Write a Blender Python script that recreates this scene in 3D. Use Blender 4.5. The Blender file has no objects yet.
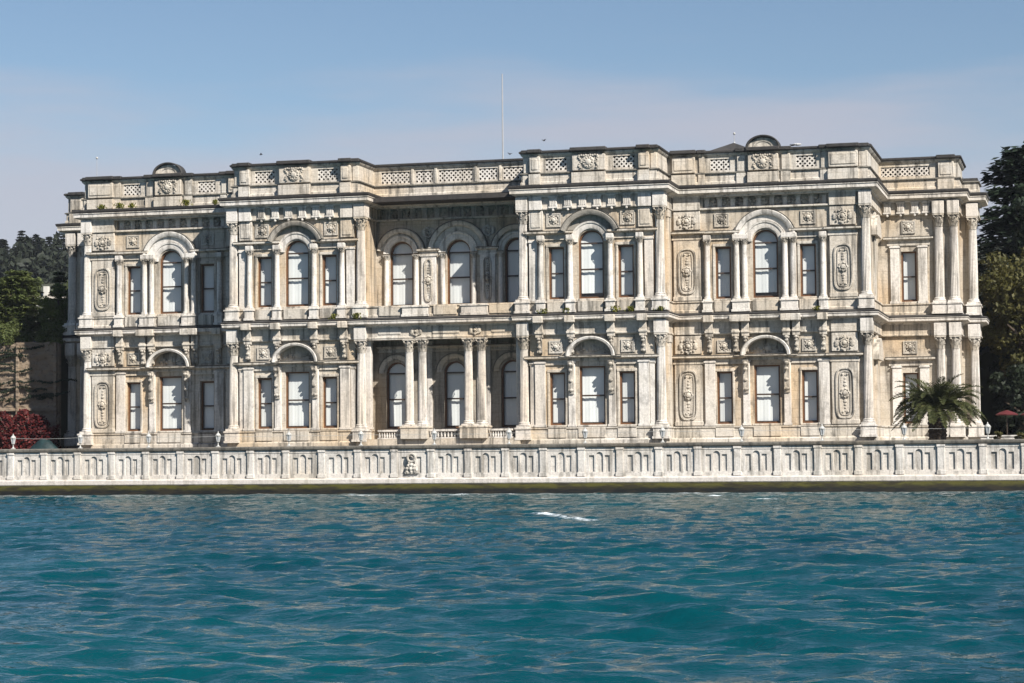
import bpy, bmesh, math, random
import numpy as np
from mathutils import Vector, Matrix
from mathutils.geometry import tessellate_polygon

S = bpy.context.scene
COL = S.collection
R = math.radians
PI = math.pi

# ------------------------------------------------------------------ camera
def make_camera():
    yaw, pitch, roll = 0.2617, 0.0539, -0.0082
    fwd = Vector((-math.sin(yaw)*math.cos(pitch), math.cos(yaw)*math.cos(pitch), math.sin(pitch)))
    rt = Vector((math.cos(yaw), math.sin(yaw), 0)); up = rt.cross(fwd)
    c, s = math.cos(roll), math.sin(roll)
    r2 = rt*c + up*s; u2 = up*c - rt*s
    cd = bpy.data.cameras.new('camera'); cam = bpy.data.objects.new('camera', cd); COL.objects.link(cam)
    m = Matrix((r2, u2, -fwd)).transposed().to_4x4(); m.translation = Vector((44.18, -150.0, 2.216))
    cam.matrix_world = m
    cd.sensor_width = 36; cd.lens = 2194*36/1024; cd.clip_end = 6000; cd.clip_start = .5
    S.camera = cam
make_camera()

# ------------------------------------------------------------------ sky, sun, exposure
SUN_AZ, SUN_EL = 51.0, 39.5          # azimuth measured from -Y (towards the viewer) to +X
sd = Vector((math.sin(R(SUN_AZ))*math.cos(R(SUN_EL)), -math.cos(R(SUN_AZ))*math.cos(R(SUN_EL)), math.sin(R(SUN_EL))))
W = bpy.data.worlds.new('World'); S.world = W; W.use_nodes = True
def build_world():
    nt = W.node_tree; nt.nodes.clear(); N = nt.nodes.new; L = nt.links.new
    out = N('ShaderNodeOutputWorld'); bg = N('ShaderNodeBackground'); bg.inputs['Strength'].default_value = 0.052
    sky = N('ShaderNodeTexSky'); sky.sky_type = 'NISHITA'; sky.sun_disc = False
    sky.sun_elevation = R(SUN_EL); sky.sun_rotation = math.atan2(sd.x, sd.y)
    sky.air_density = 1.0; sky.dust_density = .25; sky.ozone_density = 2.6
    tc = N('ShaderNodeTexCoord'); mp = N('ShaderNodeMapping'); mp.inputs['Scale'].default_value = (2.2, 2.2, 15)
    L(tc.outputs['Generated'], mp.inputs['Vector'])
    nz = N('ShaderNodeTexNoise'); nz.inputs['Scale'].default_value = 2.2; nz.inputs['Detail'].default_value = 5; nz.inputs['Roughness'].default_value = .5
    L(mp.outputs[0], nz.inputs['Vector'])
    sep = N('ShaderNodeSeparateXYZ'); L(tc.outputs['Generated'], sep.inputs[0])
    add = N('ShaderNodeMath'); add.operation = 'MULTIPLY_ADD'; L(nz.outputs['Fac'], add.inputs[0]); add.inputs[1].default_value = .12
    L(sep.outputs['Z'], add.inputs[2])
    cr = N('ShaderNodeMapRange'); cr.interpolation_type = 'SMOOTHSTEP'; cr.inputs['From Min'].default_value = .245; cr.inputs['From Max'].default_value = .185
    cr.inputs['To Max'].default_value = .80; L(add.outputs[0], cr.inputs['Value'])
    mix = N('ShaderNodeMix'); mix.data_type = 'RGBA'
    L(cr.outputs[0], mix.inputs['Factor']); L(sky.outputs[0], mix.inputs['A']); mix.inputs['B'].default_value = (5.5, 5.5, 6.3, 1)
    L(mix.outputs['Result'], bg.inputs['Color']); L(bg.outputs[0], out.inputs[0])
build_world()
sl = bpy.data.lights.new('sun', 'SUN'); sl.energy = 5.0; sl.angle = R(.53); sl.color = (1.0, .94, .86)
so = bpy.data.objects.new('sun', sl); COL.objects.link(so); so.location = sd*300
so.rotation_euler = sd.to_track_quat('Z', 'Y').to_euler()
S.view_settings.view_transform = 'Standard'; S.view_settings.look = 'None'
S.view_settings.exposure = 0.87; S.view_settings.gamma = 1
S.render.engine = 'CYCLES'
S.cycles.max_bounces = 6; S.cycles.diffuse_bounces = 2; S.cycles.transparent_max_bounces = 8
S.cycles.caustics_reflective = False; S.cycles.caustics_refractive = False

# ------------------------------------------------------------------ materials
def mat(name):
    m = bpy.data.materials.new(name); m.use_nodes = True; nt = m.node_tree
    return m, nt, nt.nodes['Principled BSDF'], nt.nodes.new, nt.links.new
def rgb(c): return (c[0], c[1], c[2], 1)
def mixc(nt, fac, a, b):
    n = nt.nodes.new('ShaderNodeMix'); n.data_type = 'RGBA'
    for k, v in (('Factor', fac), ('A', a), ('B', b)):
        s = n.inputs[k]
        if isinstance(v, (int, float)): s.default_value = v
        elif isinstance(v, tuple): s.default_value = rgb(v)
        else: nt.links.new(v, s)
    return n.outputs['Result']
def noise(nt, scale, detail=4, rough=.55, vec=None, mscale=None, off=None):
    n = nt.nodes.new('ShaderNodeTexNoise'); n.inputs['Scale'].default_value = scale
    n.inputs['Detail'].default_value = detail; n.inputs['Roughness'].default_value = rough
    if vec is not None:
        if mscale or off:
            mp = nt.nodes.new('ShaderNodeMapping')
            if mscale: mp.inputs['Scale'].default_value = mscale
            if off: mp.inputs['Location'].default_value = off
            nt.links.new(vec, mp.inputs['Vector']); vec = mp.outputs[0]
        nt.links.new(vec, n.inputs['Vector'])
    return n.outputs['Fac']
def rng(nt, v, a, b, lo=0., hi=1.):
    n = nt.nodes.new('ShaderNodeMapRange'); n.inputs['From Min'].default_value = a; n.inputs['From Max'].default_value = b
    n.inputs['To Min'].default_value = lo; n.inputs['To Max'].default_value = hi; nt.links.new(v, n.inputs['Value']); return n.outputs[0]

def stone(name, base, pale, warm, grime, grime_amt=.6, joints=True, warm_amt=.7, warm_lo=.52):
    m, nt, b, N, L = mat(name)
    pos = N('ShaderNodeNewGeometry').outputs['Position']
    c = mixc(nt, rng(nt, noise(nt, .35, 4, .6, pos), .38, .66), base, pale)
    c = mixc(nt, rng(nt, noise(nt, .14, 3, .5, pos, off=(31, 7, 3)), warm_lo, warm_lo+.16, 0, warm_amt), c, warm)
    oi = N('ShaderNodeObjectInfo')
    c = mixc(nt, rng(nt, oi.outputs['Random'], 0, 1, 0, .22), c, (warm[0]*.86, warm[1]*.86, warm[2]*.9))
    # rain streaks (tall, narrow) and blotches of grime
    st = rng(nt, noise(nt, 1.5, 5, .62, pos, (1.9, 1.9, .15)), .50, .63, 0, grime_amt)
    c = mixc(nt, st, c, grime)
    bl = rng(nt, noise(nt, 1.1, 6, .68, pos, off=(3, 11, 8)), .55, .68, 0, grime_amt*.7)
    c = mixc(nt, bl, c, (grime[0]*.8, grime[1]*.8, grime[2]*.8))
    sp = rng(nt, noise(nt, 7, 3, .7, pos), .35, .75, .82, 1.12)
    mu = N('ShaderNodeMix'); mu.data_type = 'RGBA'; mu.blend_type = 'MULTIPLY'; mu.inputs['Factor'].default_value = 1
    L(c, mu.inputs['A']); L(sp, mu.inputs['B']); c = mu.outputs['Result']
    h = noise(nt, 9, 5, .65, pos)
    if joints:
        sx = N('ShaderNodeSeparateXYZ'); L(pos, sx.inputs[0])
        ad = N('ShaderNodeMath'); L(sx.outputs['X'], ad.inputs[0]); L(sx.outputs['Y'], ad.inputs[1])
        cb = N('ShaderNodeCombineXYZ'); L(ad.outputs[0], cb.inputs['X']); L(sx.outputs['Z'], cb.inputs['Y'])
        br = N('ShaderNodeTexBrick'); br.inputs['Scale'].default_value = 1; br.inputs['Brick Width'].default_value = 1.3; br.inputs['Row Height'].default_value = .62
        br.inputs['Mortar Size'].default_value = .018; br.inputs['Color1'].default_value = (1, 1, 1, 1); br.inputs['Color2'].default_value = (.84, .83, .80, 1); br.inputs['Mortar'].default_value = (.55, .5, .44, 1)
        L(cb.outputs[0], br.inputs['Vector'])
        m2 = N('ShaderNodeMix'); m2.data_type = 'RGBA'; m2.blend_type = 'MULTIPLY'; m2.inputs['Factor'].default_value = .5
        L(c, m2.inputs['A']); L(br.outputs['Color'], m2.inputs['B']); c = m2.outputs['Result']
    L(c, b.inputs['Base Color']); b.inputs['Roughness'].default_value = .75
    bp = N('ShaderNodeBump'); bp.inputs['Strength'].default_value = .5; bp.inputs['Distance'].default_value = .05; L(h, bp.inputs['Height']); L(bp.outputs[0], b.inputs['Normal'])
    return m
M = {}
M['stone'] = stone('weathered limestone', (.51, .465, .395), (.60, .57, .52), (.54, .415, .27), (.09, .082, .068), .72)
M['wall'] = stone('warm limestone ashlar', (.47, .412, .327), (.54, .50, .44), (.52, .38, .23), (.095, .083, .066), .68, True, .8, .47)
M['column'] = stone('marble column', (.60, .568, .512), (.66, .635, .60), (.54, .445, .34), (.13, .118, .10), .62, False, .45)
M['carved'] = stone('carved limestone', (.44, .40, .335), (.53, .50, .45), (.46, .37, .25), (.075, .068, .058), .8, False, .5)
M['loggia'] = stone('shade brown loggia stone', (.33, .29, .235), (.41, .375, .32), (.36, .285, .19), (.09, .08, .065), .6, True, .5)  # stone colour darkened to carry the shade inside the loggia
M['seawall'] = stone('sea wall marble', (.56, .525, .48), (.62, .60, .565), (.49, .43, .34), (.13, .12, .10), .62, False, .5)
M['hood'] = stone('shade grey hood stone', (.27, .25, .215), (.36, .335, .295), (.29, .23, .155), (.07, .065, .055), .7, False, .5)  # grey of the projecting bays' hoods stands for shade on their undersides
M['ledge'] = stone('marble ledge', (0.548, 0.503, 0.459), (0.592, 0.555, 0.518), (0.488, 0.429, 0.340), (0.259, 0.237, 0.192), .4, False, .4)
M['coping'] = stone('lichen grey coping', (0.104, 0.098, 0.085), (0.185, 0.174, 0.148), (0.141, 0.115, 0.081), (0.033, 0.032, 0.028), .7, False, .5)
M['lead'] = stone('weathered lead flashing', (.024, .023, .022), (.05, .047, .044), (.042, .033, .027), (.012, .012, .012), .7, False, .5)
def simple(name, col, rough=.6, var=.25, scale=3, metal=0, bump=0):
    m, nt, b, N, L = mat(name)
    pos = N('ShaderNodeNewGeometry').outputs['Position']
    f = rng(nt, noise(nt, scale, 4, .6, pos), .3, .7)
    L(mixc(nt, f, tuple(x*(1-var) for x in col), tuple(min(1, x*(1+var)) for x in col)), b.inputs['Base Color'])
    b.inputs['Roughness'].default_value = rough; b.inputs['Metallic'].default_value = metal
    if bump:
        bp = N('ShaderNodeBump'); bp.inputs['Strength'].default_value = bump; bp.inputs['Distance'].default_value = .1
        L(noise(nt, scale*2, 5, .6, pos), bp.inputs['Height']); L(bp.outputs[0], b.inputs['Normal'])
    return m
M['wood'] = simple('varnished brown window wood', (0.126, 0.056, 0.022), .5, .3, 4)
M['dark_wood'] = simple('dark sash wood', (.045, .03, .022), .5, .3, 4)
M['lamp_glass'] = simple('milky lamp glass', (.34, .36, .38), .15, .1, 6)
M['white'] = simple('white painted iron', (.38, .38, .36), .5, .1, 6)
M['black'] = simple('black painted iron', (.02, .02, .022), .4, .2, 6)
M['steel'] = simple('grey painted steel', (.30, .31, .32), .4, .1, 6)
M['void_shade'] = simple('painted roof void shade', (.03, .03, .03), .9, .2, 2)
def blind_mat():
    m, nt, b, N, L = mat('white linen blind')
    pos = N('ShaderNodeNewGeometry').outputs['Position']; oi = N('ShaderNodeObjectInfo')
    c = mixc(nt, oi.outputs['Random'], (.66, .66, .645), (.80, .80, .78))
    c = mixc(nt, rng(nt, noise(nt, .8, 3, .5, pos), .4, .7, 0, .4), c, (.56, .575, .59))
    L(c, b.inputs['Base Color']); b.inputs['Roughness'].default_value = .9
    return m
M['blind'] = blind_mat()
def glass_mat():
    m, nt, b, N, L = mat('window glass')
    out = nt.nodes['Material Output']; nt.nodes.remove(b)
    tr = N('ShaderNodeBsdfTransparent'); tr.inputs[0].default_value = (.95, .97, .97, 1)
    gl = N('ShaderNodeBsdfGlossy'); gl.inputs['Roughness'].default_value = .03
    lw = N('ShaderNodeLayerWeight'); lw.inputs['Blend'].default_value = .5
    pw = N('ShaderNodeMath'); pw.operation = 'POWER'; L(lw.outputs['Facing'], pw.inputs[0]); pw.inputs[1].default_value = 4
    fr = N('ShaderNodeMath'); fr.operation = 'MULTIPLY_ADD'; L(pw.outputs[0], fr.inputs[0]); fr.inputs[1].default_value = .88; fr.inputs[2].default_value = .06
    pos = N('ShaderNodeNewGeometry').outputs['Position']
    bp = N('ShaderNodeBump'); bp.inputs['Strength'].default_value = .12; bp.inputs['Distance'].default_value = .05; L(noise(nt, 1.6, 2, .5, pos), bp.inputs['Height']); L(bp.outputs[0], gl.inputs['Normal'])
    mx = N('ShaderNodeMixShader'); L(fr.outputs[0], mx.inputs[0]); L(tr.outputs[0], mx.inputs[1]); L(gl.outputs[0], mx.inputs[2]); L(mx.outputs[0], out.inputs[0])
    return m
M['glass'] = glass_mat()
def algae_mat():
    m, nt, b, N, L = mat('algae covered foot of the wall')
    pos = N('ShaderNodeNewGeometry').outputs['Position']
    sx = N('ShaderNodeSeparateXYZ'); L(pos, sx.inputs[0])
    n = noise(nt, 1.3, 5, .65, pos, (1, 1, 3))
    ad = N('ShaderNodeMath'); ad.operation = 'MULTIPLY_ADD'; L(n, ad.inputs[0]); ad.inputs[1].default_value = .5; L(sx.outputs['Z'], ad.inputs[2])
    c = mixc(nt, rng(nt, ad.outputs[0], .52, .76), (.005, .005, .004), (.072, .066, .009))
    c = mixc(nt, rng(nt, noise(nt, .9, 4, .6, pos, (1, 1, 4), off=(9, 2, 4)), .46, .62, 0, .9), c, (.022, .017, .007))
    L(c, b.inputs['Base Color']); b.inputs['Roughness'].default_value = .5
    return m
M['algae'] = algae_mat()
def leaf_mat(name, a, bcol, c2=None, trans=.25, vscale=.45):
    m, nt, b, N, L = mat(name)
    geo = N('ShaderNodeNewGeometry'); pos = geo.outputs['Position']
    c = mixc(nt, rng(nt, noise(nt, vscale, 3, .6, pos), .35, .65), a, bcol)
    try: c = mixc(nt, rng(nt, geo.outputs['Random Per Island'], 0, 1, 0, .6), c, c2 or bcol)
    except Exception: pass
    L(c, b.inputs['Base Color']); b.inputs['Roughness'].default_value = .6; b.inputs['Specular IOR Level'].default_value = .25
    out = nt.nodes['Material Output']; t = N('ShaderNodeBsdfTranslucent'); L(c, t.inputs[0])
    mx = N('ShaderNodeMixShader'); mx.inputs[0].default_value = trans; L(b.outputs[0], mx.inputs[1]); L(t.outputs[0], mx.inputs[2]); L(mx.outputs[0], out.inputs[0])
    return m
M['pine'] = leaf_mat('dark pine needles', (0.016, 0.022, 0.016), (0.027, 0.034, 0.022))
M['cedar'] = leaf_mat('cedar needles', (.065, .092, .030), (.125, .145, .045), (.095, .115, .04), .35)
M['cedar_dark'] = leaf_mat('dark cedar needles', (0.012, 0.021, 0.013), (0.022, 0.036, 0.019))
M['leaf'] = leaf_mat('broad green leaves', (.070, .105, .024), (.135, .155, .042), (.095, .125, .03))
M['olive'] = leaf_mat('olive brown leaves', (0.044, 0.048, 0.013), (0.092, 0.085, 0.022), (0.067, 0.059, 0.018))
M['hedge'] = leaf_mat('leaves coloured as deep shade', (0.009, 0.015, 0.009), (0.018, 0.027, 0.013))  # near-black leaf colour carries the shade under trees and wall ledges
M['redleaf'] = leaf_mat('red creeper leaves', (.065, .006, .007), (.125, .014, .012), (.03, .007, .007))
M['palm'] = leaf_mat('palm leaflets', (.026, .038, .012), (.060, .070, .022), (.085, .082, .03), .28, 1.5)
M['weed'] = leaf_mat('weed leaves', (0.067, 0.081, 0.011), (0.141, 0.141, 0.022))
M['bark'] = simple('rough bark', (.075, .055, .04), .9, .35, 3, bump=.6)
M['palmbark'] = simple('palm trunk bark', (.060, .042, .028), .9, .4, 5, bump=.8)
M['red_cloth'] = simple('shade darkened red canvas', (.075, .005, .008), .8, .15, 3)  # red darkened to stand for the shade under the trees
M['tarp'] = simple('dark teal tarpaulin', (.007, .022, .024), .55, .35, 2, bump=.3)
M['house_wall'] = simple('white house plaster', (0.518, 0.503, 0.459), .8, .08, 2)
M['house_roof'] = simple('pale tile roof', (0.340, 0.311, 0.266), .8, .15, 3)
M['bird_dark'] = simple('dark plumage', (.03, .03, .033), .7, .2, 9)
M['bird_white'] = simple('white plumage', (0.533, 0.533, 0.525), .7, .08, 9)
def rubble_mat():
    m, nt, b, N, L = mat('rubble stone wall')
    pos = N('ShaderNodeNewGeometry').outputs['Position']
    vo = N('ShaderNodeTexVoronoi'); vo.inputs['Scale'].default_value = 1.9; mp = N('ShaderNodeMapping'); mp.inputs['Scale'].default_value = (1, 1, 1.9); L(pos, mp.inputs[0]); L(mp.outputs[0], vo.inputs['Vector'])
    c = mixc(nt, rng(nt, noise(nt, .5, 4, .6, pos), .35, .65), (.15, .105, .068), (.23, .175, .12))
    sp = N('ShaderNodeSeparateColor'); L(vo.outputs['Color'], sp.inputs[0])
    c = mixc(nt, rng(nt, sp.outputs[0], 0, 1, 0, .55), c, (.15, .125, .10))
    c = mixc(nt, rng(nt, noise(nt, 3.2, 5, .7, pos), .56, .66, 0, .8), c, (.07, .05, .035))
    L(c, b.inputs['Base Color']); b.inputs['Roughness'].default_value = .9
    bp = N('ShaderNodeBump'); bp.inputs['Strength'].default_value = 1; bp.inputs['Distance'].default_value = .12; L(vo.outputs['Distance'], bp.inputs['Height']); L(bp.outputs[0], b.inputs['Normal'])
    return m
M['rubble'] = rubble_mat()
M['earth'] = simple('hillside earth and undergrowth', (0.033, 0.037, 0.018), .95, .4, .4)
M['paving'] = simple('pale terrace paving', (0.200, 0.181, 0.148), .85, .12, 1.5)
def water_mat():
    m, nt, b, N, L = mat('sea water')
    pos = N('ShaderNodeNewGeometry').outputs['Position']
    c = mixc(nt, rng(nt, noise(nt, .10, 4, .6, pos, (1, .5, 1)), .3, .7), (.000, .029, .041), (.001, .050, .062))
    at = N('ShaderNodeAttribute'); at.attribute_name = 'foam'
    fn = rng(nt, noise(nt, 3.5, 5, .7, pos, (1, .6, 1)), .38, .56)
    fm = N('ShaderNodeMath'); fm.operation = 'MULTIPLY'; L(at.outputs['Fac'], fm.inputs[0]); L(fn, fm.inputs[1])
    c = mixc(nt, fm.outputs[0], c, (.66, .71, .74))
    L(c, b.inputs['Base Color']); b.inputs['IOR'].default_value = 1.333; b.inputs['Specular IOR Level'].default_value = .36
    L(rng(nt, fm.outputs[0], 0, 1, .07, .6), b.inputs['Roughness'])
    h1 = noise(nt, 1.9, 4, .6, pos, (.75, 1.5, 1)); h2 = noise(nt, 6.5, 3, .6, pos, (.7, 1.6, 1))
    b1 = N('ShaderNodeBump'); b1.inputs['Strength'].default_value = .42; b1.inputs['Distance'].default_value = .20; L(h1, b1.inputs['Height'])
    b2 = N('ShaderNodeBump'); b2.inputs['Strength'].default_value = .34; b2.inputs['Distance'].default_value = .035; L(h2, b2.inputs['Height']); L(b1.outputs[0], b2.inputs['Normal'])
    L(b2.outputs[0], b.inputs['Normal'])
    return m
M['water'] = water_mat()

# ------------------------------------------------------------------ mesh helpers
WLOC = {}
def link(o, parent, loc):
    COL.objects.link(o); loc = Vector(loc); WLOC[o.name] = loc
    if parent is not None:
        o.parent = parent; o.location = loc - WLOC[parent.name]
    else: o.location = loc
    return o
def empty(name, loc, label, cat, group=None):
    o = bpy.data.objects.new(name, None); o.empty_display_size = .5; link(o, None, loc); return tag(o, label, cat, group)
def tag(o, label, cat, group=None):
    o['label'] = label; o['category'] = cat
    if group: o['group'] = group
    return o
class MB:
    def __init__(s): s.v = []; s.f = []
    def add(s, vs, fs):
        n = len(s.v); s.v += [tuple(p) for p in vs]; s.f += [tuple(i+n for i in f) for f in fs]; return s
    def box(s, x0, x1, y0, y1, z0, z1):
        return s.add([(x0,y0,z0),(x1,y0,z0),(x1,y1,z0),(x0,y1,z0),(x0,y0,z1),(x1,y0,z1),(x1,y1,z1),(x0,y1,z1)],
                     [(0,3,2,1),(4,5,6,7),(0,1,5,4),(1,2,6,5),(2,3,7,6),(3,0,4,7)])
    def rail(s, x0, x1, y0, y1, z0, z1, b=.03):      # box with its front edges chamfered
        return s.prism([(x0,z0+b),(x0+b,z0),(x1-b,z0),(x1,z0+b),(x1,z1-b),(x1-b,z1),(x0+b,z1),(x0,z1-b)], y0, y1, b)
    def prism(s, poly, y0, y1, inset=0):
        n = len(poly); cx = sum(p[0] for p in poly)/n; cz = sum(p[1] for p in poly)/n
        rings = []
        if inset:
            w = max(abs(p[0]-cx) for p in poly); h = max(abs(p[1]-cz) for p in poly)
            kx, kz = max(.2, 1-inset/w), max(.2, 1-inset/h)
            rings.append([(cx+(p[0]-cx)*kx, y0, cz+(p[1]-cz)*kz) for p in poly]); rings.append([(p[0], y0+inset, p[1]) for p in poly])
        else: rings.append([(p[0], y0, p[1]) for p in poly])
        rings.append([(p[0], y1, p[1]) for p in poly])
        vs = [p for r in rings for p in r]; fs = [tuple(range(n))]
        for k in range(len(rings)-1):
            for i in range(n): j = (i+1) % n; fs.append((k*n+i, k*n+n+i, k*n+n+j, k*n+j))
        fs.append(tuple(range((len(rings)-1)*n, len(rings)*n))[::-1])
        return s.add(vs, fs)
    def lathe(s, prof, seg=16, c=(0,0,0), mod=None, axis='z', a0=0, a1=2*PI):
        full = abs(a1-a0-2*PI) < 1e-6; m = seg if full else seg+1
        vs = []
        for k, (r, z) in enumerate(prof):
            for i in range(m):
                a = a0+(a1-a0)*i/seg; q = r*(mod(a, k) if mod else 1)
                if axis == 'z': vs.append((c[0]+q*math.cos(a), c[1]+q*math.sin(a), c[2]+z))
                else: vs.append((c[0]+q*math.cos(a), c[1]-z, c[2]+q*math.sin(a)))      # axis -Y
        fs = []
        for k in range(len(prof)-1):
            for i in range(seg):
                j = (i+1) % m
                fs.append((k*m+i, k*m+j, k*m+m+j, k*m+m+i))
        if full:
            fs.append(tuple(range(m))[::-1]); fs.append(tuple(range((len(prof)-1)*m, len(prof)*m)))
        return s.add(vs, fs)
    def sweep(s, path, prof, closed_prof=True):
        # path: plan polyline walked so that outward is to the right; prof: (outward offset, z)
        n = len(path); nrm = []
        for i in range(n-1):
            d = Vector((path[i+1][0]-path[i][0], path[i+1][1]-path[i][1])).normalized(); nrm.append(Vector((d.y, -d.x)))
        offs = []
        for i in range(n):
            if i == 0: offs.append(nrm[0])
            elif i == n-1: offs.append(nrm[-1])
            else:
                a, b = nrm[i-1], nrm[i]; m = a+b; offs.append(m/max(.2, m.dot(a)))
        k = len(prof); vs = []
        for i in range(n):
            for (o, z) in prof: vs.append((path[i][0]+offs[i].x*o, path[i][1]+offs[i].y*o, z))
        fs = []
        for i in range(n-1):
            for j in range(k if closed_prof else k-1):
                q = (j+1) % k; fs.append((i*k+j, i*k+q, (i+1)*k+q, (i+1)*k+j))
        if closed_prof: fs.append(tuple(range(k))); fs.append(tuple(range((n-1)*k, n*k))[::-1])
        return s.add(vs, fs)
    def arc(s, cx, cz, prof, a0, a1, n=24, sx=1., sz=1.):
        # arch ring in the XZ plane, prof: closed list of (radius, y)
        k = len(prof); vs = []; fs = []
        for i in range(n+1):
            a = a0+(a1-a0)*i/n
            for (r, y) in prof: vs.append((cx+r*math.cos(a)*sx, y, cz+r*math.sin(a)*sz))
        for i in range(n):
            for j in range(k): q = (j+1) % k; fs.append((i*k+j, i*k+q, (i+1)*k+q, (i+1)*k+j))
        fs.append(tuple(range(k))); fs.append(tuple(range(n*k, n*k+k))[::-1])
        return s.add(vs, fs)
    def wall(s, x0, x1, z0, z1, y, holes, depth=.45):
        outer = [(x0,z0),(x1,z0),(x1,z1),(x0,z1)]
        loops = [outer]+[list(h) for h in holes]
        tris = tessellate_polygon([[Vector((p[0], p[1], 0)) for p in l] for l in loops])
        flat = [p for l in loops for p in l]
        s.add([(p[0], y, p[1]) for p in flat], tris)
        for h in holes:
            n = len(h); s.add([(p[0], y, p[1]) for p in h]+[(p[0], y+depth, p[1]) for p in h], [(i, (i+1)%n, n+(i+1)%n, n+i) for i in range(n)])
        return s
    def ball(s, c, r, seg=8, sq=(1,1,1)):
        vs = []; rings = seg//2
        for i in range(1, rings):
            t = PI*i/rings
            for j in range(seg): a = 2*PI*j/seg; vs.append((c[0]+r*sq[0]*math.sin(t)*math.cos(a), c[1]+r*sq[1]*math.sin(t)*math.sin(a), c[2]+r*sq[2]*math.cos(t)))
        top = len(vs); vs += [(c[0], c[1], c[2]+r*sq[2]), (c[0], c[1], c[2]-r*sq[2])]
        fs = []
        for i in range(rings-2):
            for j in range(seg): q=(j+1)%seg; fs.append((i*seg+j, (i+1)*seg+j, (i+1)*seg+q, i*seg+q))
        for j in range(seg): q=(j+1)%seg; fs.append((top, j, q)); b=(rings-2)*seg; fs.append((top+1, b+q, b+j))
        return s.add(vs, fs)
    def tube(s, pts, rad, seg=6):
        n = len(pts); vs = []; fs = []
        for i, p in enumerate(pts):
            p = Vector(p); d = (Vector(pts[min(i+1,n-1)])-Vector(pts[max(i-1,0)])).normalized()
            u = d.cross(Vector((0,0,1)));  u = u.normalized() if u.length > 1e-3 else Vector((1,0,0)); w = d.cross(u)
            r = rad[i] if isinstance(rad, (list, tuple)) else rad
            for j in range(seg): a = 2*PI*j/seg; vs.append(p+u*(r*math.cos(a))+w*(r*math.sin(a)))
        for i in range(n-1):
            for j in range(seg): q=(j+1)%seg; fs.append((i*seg+j, i*seg+q, (i+1)*seg+q, (i+1)*seg+j))
        fs.append(tuple(range(seg))[::-1]); fs.append(tuple(range((n-1)*seg, n*seg)))
        return s.add(vs, fs)
    def mesh(s, name, m, sharp=32, recalc=True):
        me = bpy.data.meshes.new(name); me.from_pydata(s.v, [], s.f)
        if recalc: bm = bmesh.new(); bm.from_mesh(me); bmesh.ops.recalc_face_normals(bm, faces=bm.faces); bm.to_mesh(me); bm.free()
        me.polygons.foreach_set('use_smooth', [True]*len(me.polygons)); me.set_sharp_from_angle(angle=R(sharp))
        me.materials.append(m); return me
    def obj(s, name, m, parent, loc=(0,0,0), recalc=True):
        """vertices are in world coordinates; the object's origin goes to loc"""
        if any(loc): s.v = [(p[0]-loc[0], p[1]-loc[1], p[2]-loc[2]) for p in s.v]
        o = bpy.data.objects.new(name, s.mesh(name, m, 32, recalc)); return link(o, parent, loc)
CACHE = {}
def inst(key, name, maker, m, parent, loc):
    """an object of its own sharing cached mesh data; maker(MB) builds round the origin"""
    if key not in CACHE:
        b = MB(); maker(b); CACHE[key] = b.mesh(name, m)
    o = bpy.data.objects.new(name, CACHE[key]); return link(o, parent, loc)
def rect(x0, x1, z0, z1): return [(x0,z0),(x1,z0),(x1,z1),(x0,z1)]
def archp(cx, r, z0, zs, n=18): return [(cx-r,z0),(cx+r,z0)]+[(cx+r*math.cos(PI*i/n), zs+r*math.sin(PI*i/n)) for i in range(n+1)]
def structure(o): o['kind'] = 'structure'; return o

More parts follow.
